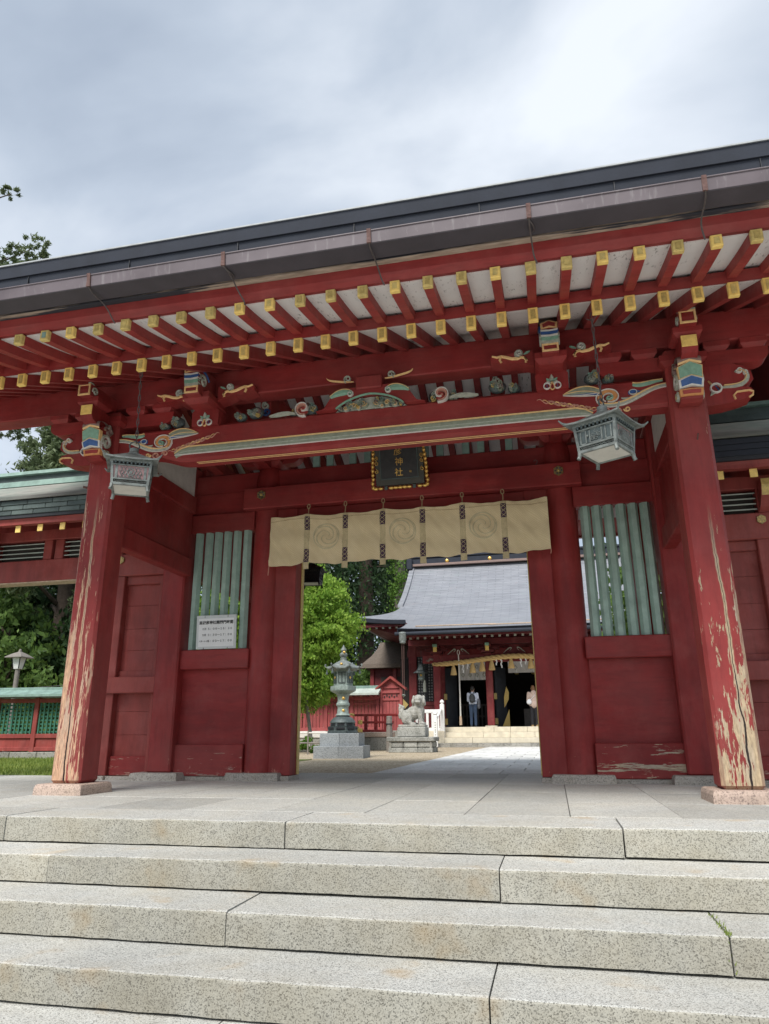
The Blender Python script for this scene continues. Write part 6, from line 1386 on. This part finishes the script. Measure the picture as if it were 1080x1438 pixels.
t, s = person('person in pale grey shirt and dark backpack praying at the hall, back turned', (-1.66, 24.42, FL + .004), R(-3), dict(h=1.62, top='shirt_grey', trouser='jeans', hair=1, haircol='hair_black', shoe='shoe_dark', hem=.90, legs=stand,
    arms={-1: ((-.19, 0, 1.37), (-.215, .05, 1.10), (-.06, .27, 1.20), (-.01, .30, 1.32)), 1: ((.19, 0, 1.37), (.22, .05, 1.10), (.07, .27, 1.20), (.02, .30, 1.32))}))
mb = MB(); mb.ell((0, -.17 * s, 1.20 * s), (.135 * s, .085 * s, .19 * s)); mb.ell((0, -.19 * s, 1.10 * s), (.125 * s, .085 * s, .11 * s)); mb.ell((0, -.235 * s, 1.09 * s), (.085 * s, .045 * s, .075 * s)); remesh(mb, 'backpack', 'pack_black', .013, t, 3)
for q in (-1, 1): MB().tube([(q * .06 * s, -.15 * s, 1.40 * s), (q * .10 * s, -.07 * s, 1.475 * s), (q * .115 * s, .05 * s, 1.43 * s), (q * .12 * s, .125 * s, 1.30 * s), (q * .14 * s, .05 * s, 1.12 * s), (q * .11 * s, -.13 * s, 1.06 * s)], .018, 6).build('backpack_strap', 'pack_black', t, True)
mb = MB(); mb.ell((.25 * s, .06 * s, 1.0 * s), (.06 * s, .10 * s, .20 * s)); mb.ell((.24 * s, .07 * s, .86 * s), (.07 * s, .11 * s, .12 * s)); mb.ell((.23 * s, .05 * s, 1.13 * s), (.05 * s, .09 * s, .08 * s)); remesh(mb, 'folded_jacket', 'jacket_grey', .014, t, 2, (.04, .02))
t, s = person('person in beige hooded coat with white shoulder bag beside the hall pillar', (.80, 24.42, FL + .004), R(12), dict(h=1.60, top='coat_beige', trouser='trouser_black', hair=3, haircol='hair_brown', shoe='shoe_tan', hem=.78, bulk=1.12, legs=stand,
    arms={-1: ((-.19, 0, 1.37), (-.235, .03, 1.10), (-.13, .22, 1.08), (-.06, .27, 1.09)), 1: ((.19, 0, 1.37), (.22, .05, 1.10), (.07, .27, 1.16), (.02, .31, 1.24))}))
mb = MB(); mb.ell((-.21 * s, -.13 * s, 1.00 * s), (.115 * s, .07 * s, .10 * s)); mb.ell((-.20 * s, -.13 * s, 1.07 * s), (.09 * s, .055 * s, .06 * s)); remesh(mb, 'shoulder_bag', 'bag_white', .012, t, 2, (.04, .015))
MB().tube([(-.16 * s, -.14 * s, 1.10 * s), (.0, -.15 * s, 1.25 * s), (.12 * s, -.09 * s, 1.42 * s), (.14 * s, .03 * s, 1.44 * s), (.05 * s, .14 * s, 1.25 * s), (-.15 * s, .10 * s, 1.08 * s), (-.24 * s, -.06 * s, 1.04 * s)], .010, 6).build('bag_strap', 'bag_white', t, True)
mb = MB(); mb.ell((0, -.09 * s, 1.42 * s), (.115 * s, .065 * s, .085 * s)); mb.ell((0, -.11 * s, 1.36 * s), (.09 * s, .05 * s, .06 * s)); remesh(mb, 'hood', 'coat_beige', .012, t, 2)

# ------------------------------------------------------------------ trees
def leaves(rng, C, n, spread, size, flat=.5, aspect=.55):
    """n leaf blades scattered round each clump centre C (k,3)"""
    k = len(C); ci = rng.integers(0, k, n); P = C[ci] + rng.normal(0, 1, (n, 3)) * spread[ci][:, None] * np.array([1, 1, .75])
    d = rng.normal(0, 1, (n, 3)); d[:, 2] = np.abs(d[:, 2]) * flat - .15; d /= np.linalg.norm(d, axis=1)[:, None]
    u = np.cross(d, rng.normal(0, 1, (n, 3))); u /= np.linalg.norm(u, axis=1)[:, None]; v = np.cross(d, u)
    sz = size * rng.uniform(.6, 1.25, n)[:, None]; u *= sz; v *= sz * aspect
    V = np.stack([P - u, P - v * .9 + d * sz * .12, P + u, P + v * .9 + d * sz * .12], 1)
    return V.reshape(-1, 3)
def leafobj(name, V, mat, parent):
    n = len(V) // 4; me = bpy.data.meshes.new(name); me.vertices.add(len(V)); me.vertices.foreach_set('co', V.astype(np.float32).ravel())
    me.loops.add(4 * n); me.loops.foreach_set('vertex_index', np.arange(4 * n, dtype=np.int32)); me.polygons.add(n); me.polygons.foreach_set('loop_start', np.arange(0, 4 * n, 4, dtype=np.int32)); me.polygons.foreach_set('loop_total', np.full(n, 4, dtype=np.int32))
    me.materials.append(MATS[mat]); me.update(calc_edges=True); return obj(name, me, parent)
def clumps(rng, blobs, per):
    C = []; S = []
    for (c, r, m) in blobs:
        k = max(3, int(per * m)); d = rng.normal(0, 1, (k, 3)); d /= np.linalg.norm(d, axis=1)[:, None]; rad = rng.uniform(.55, 1.02, k) ** .7
        C.append(np.array(c) + d * rad[:, None] * np.array(r)); S.append(np.full(k, .16 * min(r)) * rng.uniform(.6, 1.3, k))
    return np.concatenate(C), np.concatenate(S)
def tree(name, label, loc, blobs, trunk, mat, n, size, per=60, bark='bark', seed=1, group=None, flat=.5, limbs=6):
    rng = np.random.default_rng(seed); t = thing(name, label, 'tree', loc, 0, group)
    C, S = clumps(rng, blobs, per); leafobj('crown', leaves(rng, C, n, S, size, flat), mat, t)
    mb = MB(); pts = trunk['path']; mb.tube(pts, trunk['r'], 10)
    for i in range(limbs):
        b = blobs[i % len(blobs)]; q = .45 + .5 * rng.random(); k = q * (len(pts) - 1); a = Vector(pts[int(k)]).lerp(Vector(pts[min(int(k) + 1, len(pts) - 1)]), k % 1); e_ = Vector(b[0]) + Vector(rng.normal(0, .35, 3)) * min(b[1]); m = a.lerp(e_, .5) + Vector((0, 0, .08 * (e_ - a).length))
        r_ = trunk['r'][0] * .32; mb.tube([a, m, e_], [r_, r_ * .6, r_ * .2], 6)
    mb.build('trunk', bark, t, True); return t
# clipped evergreen behind the bronze lantern
rg9 = random.Random(21); bt = [((0, 0, 3.35), (2.2, 1.9, 2.15), 4.0), ((.6, -.4, 2.1), (1.5, 1.2, .8), 1.5)]
for k in range(34):
    a = rg9.uniform(0, 6.28); ph = rg9.uniform(-.75, 1.35); r_ = rg9.uniform(.45, .85)
    bt.append(((2.15 * math.cos(a) * math.cos(ph), 1.9 * math.sin(a) * math.cos(ph), 3.35 + 2.15 * math.sin(ph)), (r_, r_, r_ * .8), .45))
tree('clipped_tree', 'bright green clipped evergreen standing behind the bronze lantern', (-7.0, 15.5, -.02), bt, dict(path=[(.6, 0, 0), (.65, 0, 1.0), (.2, 0, 2.2), (.0, 0, 4.4)], r=[.13, .11, .09, .04]), 'leaf_bright', 170000, .060, 90, seed=11, limbs=12)
tag(MB().tube([(-5.55, 15.3, -.03), (-5.75, 15.4, 1.0), (-5.95, 15.5, 2.0)], [.06, .055, .05], 8).build('tree_prop', 'grey_wood', None, True), 'leaning timber prop under the clipped evergreen', 'prop')
rng0 = np.random.default_rng(77)
# shrubs at its foot
for i, (x, y, r, h) in enumerate(((-6.7, 15.0, .5, .55), (-5.3, 14.6, .4, .42), (-4.9, 16.5, .45, .5), (-7.6, 16.2, .7, .7))):
    s_ = thing('low_shrub', ['loose low shrub left of the clipped evergreen trunk', 'small low shrub before the clipped evergreen trunk', 'small shrub between the clipped evergreen and the board fence', 'wide low shrub beyond the low rail'][i], 'shrub', (x, y, -.02))
    C, S = clumps(rng0, [((0, 0, h * .6), (r, r, h * .5), .5)], 40); leafobj('foliage', leaves(rng0, C, 1600, S, .045), 'leaf_ivy', s_); MB().tube([(0, 0, 0), (.02, 0, h * .6)], [.02, .01], 5).build('stem', 'bark', s_)
# tall cedars behind the courtyard
def cedar(loc, h, r, seed, label, mat='leaf_dark', n=9000, first=.25, ivy=False, group=None, size=.17):
    rng = np.random.default_rng(seed); t = thing('cedar_tree', label, 'tree', loc, 0, group)
    k = 150; z = rng.uniform(first, 1, k); a = rng.uniform(0, 6.28, k); rr = r * (1 - z) ** .65 * rng.uniform(.35, 1.05, k) + .15; C = np.stack([rr * np.cos(a), rr * np.sin(a), z * h - .12 * rr], 1)
    leafobj('crown', leaves(rng, C, n, np.full(k, .22 * r + .15) * rng.uniform(.5, 1.1, k), size, .4, .42), mat, t)
    MB().tube([(0, 0, -.1), (.05, 0, h * .3), (.0, .05, h * .7), (0, 0, h * .98)], [.026 * h, .021 * h, .012 * h, .02], 10).build('trunk', 'bark_grey' if seed % 2 else 'bark', t, True)
    for i in range(8):
        zz = h * rng.uniform(max(.12, first - .2), .8); aa = rng.uniform(0, 6.28); l = r * (1 - zz / h) * .9 + .3; MB().tube([(0, 0, zz), (l * .5 * math.cos(aa), l * .5 * math.sin(aa), zz - .03 * h * .2), (l * math.cos(aa), l * math.sin(aa), zz - .25)], [.05, .035, .012], 5).build('branch', 'bark', t, True)
    if ivy:
        C2 = np.stack([rng.normal(0, .30, 90), rng.normal(-.25, .25, 90), rng.uniform(.5, h * .8, 90)], 1); leafobj('ivy', leaves(rng, C2, 7000, np.full(90, .22), .09), 'leaf_ivy', t)
    return t
cl = [(-12.5, 34, 21, 3.6), (-15.5, 37, 23, 4.0), (-9.6, 37.5, 24, 3.4), (-18.6, 41, 24, 4.2), (-12.8, 43, 26, 4.0), (-8.2, 44, 26, 4.0), (-22, 45, 25, 4.5), (-5.5, 48, 25, 4.4), (-16.5, 48, 27, 4.4), (-10.8, 50, 27, 4.2)]
for i, (x, y, h, r) in enumerate(cl): cedar((x, y, -.1), h, r, 30 + i, 'tall dark cedar in the grove behind the worship hall', n=11000, first=.18 if i % 3 else .32, group='cedars in the grove behind the hall')
for i, (x, y, h, r) in enumerate(((10.5, 40, 22, 4.2), (15, 36, 20, 4.2), (19.5, 43, 24, 4.6), (24, 33, 19, 4.4))): cedar((x, y, -.1), h, r, 90 + i, 'tall cedar rising on the far side of the worship hall', n=9000, first=.1, group='cedars on the far side of the hall')
cedar((-7.05, 36.0, -.1), 20, 1.4, 61, 'ivy-covered cedar trunk rising beside the hall roof', ivy=True, first=.8, n=2500)
for i, (x, y, z, r) in enumerate(((-9.0, 29, 2.6, 1.5), (-11.5, 31, 3.2, 2.0), (-7.6, 33.5, 3.3, 1.5), (-14.5, 33, 3.4, 2.2))):
    tree('broadleaf_tree', ['round-headed green tree behind the board fence roof', 'dense green tree at the foot of the cedars', 'small round tree beside the side pavilion roof', 'spreading green tree under the cedar grove'][i], (x, y, -.05), [((0, 0, z), (r, r, r * .7), 1), ((.5, 0, z * .72), (r * .8, r * .8, r * .6), .8), ((-.6, 0, z * .8), (r * .8, r * .8, r * .6), .8)], dict(path=[(0, 0, 0), (.1, 0, z * .5), (0, 0, z)], r=[.14, .11, .05]), 'leaf_mid', 9000, .10, 60, seed=80 + i)
# wooded slope on the left, seen through the side passage and over the wing
WL = [(-17.0, 15.5, 5.2, 2.6, 'leaf_mid'), (-20.5, 16.5, 6.4, 3.0, 'leaf_dark'), (-14.8, 18.5, 5.2, 2.4, 'leaf_dark'), (-24.5, 18.5, 7.2, 3.4, 'leaf_mid'), (-18.0, 20.5, 7.4, 3.0, 'leaf_dark'), (-22.5, 22.5, 8.2, 3.3, 'leaf_mid'), (-13.2, 22, 6.0, 2.4, 'leaf_dark'), (-27.5, 24, 8.6, 3.6, 'leaf_dark')]
for i, (x, y, h, r, mt) in enumerate(WL):
    rg = random.Random(i)
    bl_ = [((rg.uniform(-.6, .6) * r, rg.uniform(-.5, .5) * r, h * q), (r * rg.uniform(.55, .85), r * rg.uniform(.55, .85), r * rg.uniform(.4, .6)), 1) for q in (.25, .35, .5, .6, .75, .9)]
    tree('woodland_tree', 'dark leafy tree on the wooded slope beyond the lattice fence' if mt == 'leaf_dark' else 'mid-green leafy tree on the wooded slope beyond the lattice fence', (x, y, -.1), bl_, dict(path=[(0, 0, 0), (.1, 0, h * .4), (0, .1, h * .8)], r=[.2, .16, .06]), mt, 14000, .13, 46, seed=120 + i, group='dark trees beyond the lattice fence' if mt == 'leaf_dark' else 'mid-green trees beyond the lattice fence')
tree('maple_tree', 'yellow-green drooping maple beside the left front post, beyond the lattice fence', (-10.6, 12.2, -.05), [((0, 0, 3.3), (.9, .9, .45), .8), ((.3, -.2, 2.6), (1.0, .9, .4), .9), ((-.1, 0, 2.0), (.85, .8, .35), .8), ((.4, 0, 1.5), (.7, .7, .3), .5)], dict(path=[(.3, 0, 0), (.2, .05, 1.3), (0, 0, 3.0)], r=[.08, .06, .03]), 'leaf_yellow', 9000, .065, 60, seed=140)
tree('gap_dimming_tree', 'dark evergreen added behind the right-hand lattice to dim its bright gaps', (4.6, 11.5, -.02), [((0, 0, 3.6), (1.6, 1.5, 1.2), 1), ((.5, 0, 4.8), (1.3, 1.2, 1.0), .8), ((-.4, 0, 2.4), (1.3, 1.2, .8), .8), ((.8, 0, 3.0), (1.3, 1.2, 1.0), .8)], dict(path=[(0, 0, 0), (.1, 0, 2), (0, 0, 4.4)], r=[.16, .12, .05]), 'leaf_mid', 9000, .10, 60, seed=150)  # tree added to darken what shows through the lattice bars
# big trees against the sky on the left
def pine(loc, h, seed, label, n, blobs, mat='leaf_conifer', size=.12):
    rng = np.random.default_rng(seed); t = thing('pine_tree', label, 'tree', loc); C, S = clumps(rng, blobs, 42); leafobj('crown', leaves(rng, C, n, S * .9, size, .9, .3), mat, t)
    mb = MB(); mb.tube([(0, 0, -.1), (.2, 0, h * .4), (-.1, 0, h * .75), (0, 0, h)], [.38, .3, .16, .04], 12); mb.build('trunk', 'bark', t, True)
    for (c, r, m) in blobs:
        z0 = max(h * .25, c[2] - .25 * math.hypot(c[0], c[1])); MB().tube([(0, 0, min(z0, h * .97)), (c[0] * .5, c[1] * .5, (z0 + c[2]) / 2 + .2), c], [.10, .06, .02], 6).build('limb', 'bark', t, True)
rg = random.Random(9)
bl1 = []
for i in range(34):
    q = i / 33; z = 9.5 + 15.5 * q; a = i * 2.4; rad = (5.0 * (1 - q) ** .7 + 1.0) * rg.uniform(.5, 1.0); bl1.append(((rad * math.cos(a), rad * math.sin(a), z), (1.15, 1.15, .42), .8))
bl1 += [((5.6, -.5, 20.5), (.9, .8, .42), .8), ((4.6, -.6, 20.2), (1.0, .8, .42), .8), ((5.0, -.3, 19.5), (.9, .8, .4), .7), ((4.0, -.3, 19.7), (1.0, .8, .42), .7), ((3.6, 0, 24.2), (.5, .5, .25), .3)]
pine((-24.4, 16.2, -.1), 26, 200, 'tall pine whose branch tips show above the gate roof', 30000, bl1)
bl2 = []
for i in range(30):
    q = i / 29; z = 5.5 + 8.2 * q; a = i * 2.4; rad = (2.9 * (1 - q) ** .5 + .45) * rg.uniform(.35, 1.0); bl2.append(((rad * math.cos(a), rad * math.sin(a), z), (1.0, 1.0, .7), 1.1))
bl2 += [((0, 0, 9.5), (2.2, 2.2, 2.2), 3), ((.3, 0, 11.6), (1.4, 1.4, 1.3), 2), ((1.6, -.4, 10.4), (1.3, 1.2, 1.2), 1.5)]
pine((-16.6, 17.6, -.1), 13.8, 201, 'grey-green conifer standing against the sky above the left wing roof', 80000, bl2, 'leaf_conifer', .12)
tree('small_tree', 'light green treetop just above the left wing roof', (-13.6, 15.8, -.1), [((0, 0, 8.6), (.9, .9, .8), 1), ((.3, 0, 7.6), (1.1, 1, .9), 1)], dict(path=[(0, 0, 0), (.1, 0, 5), (0, 0, 8.4)], r=[.16, .12, .05]), 'leaf_ivy', 8000, .09, 60, seed=210)
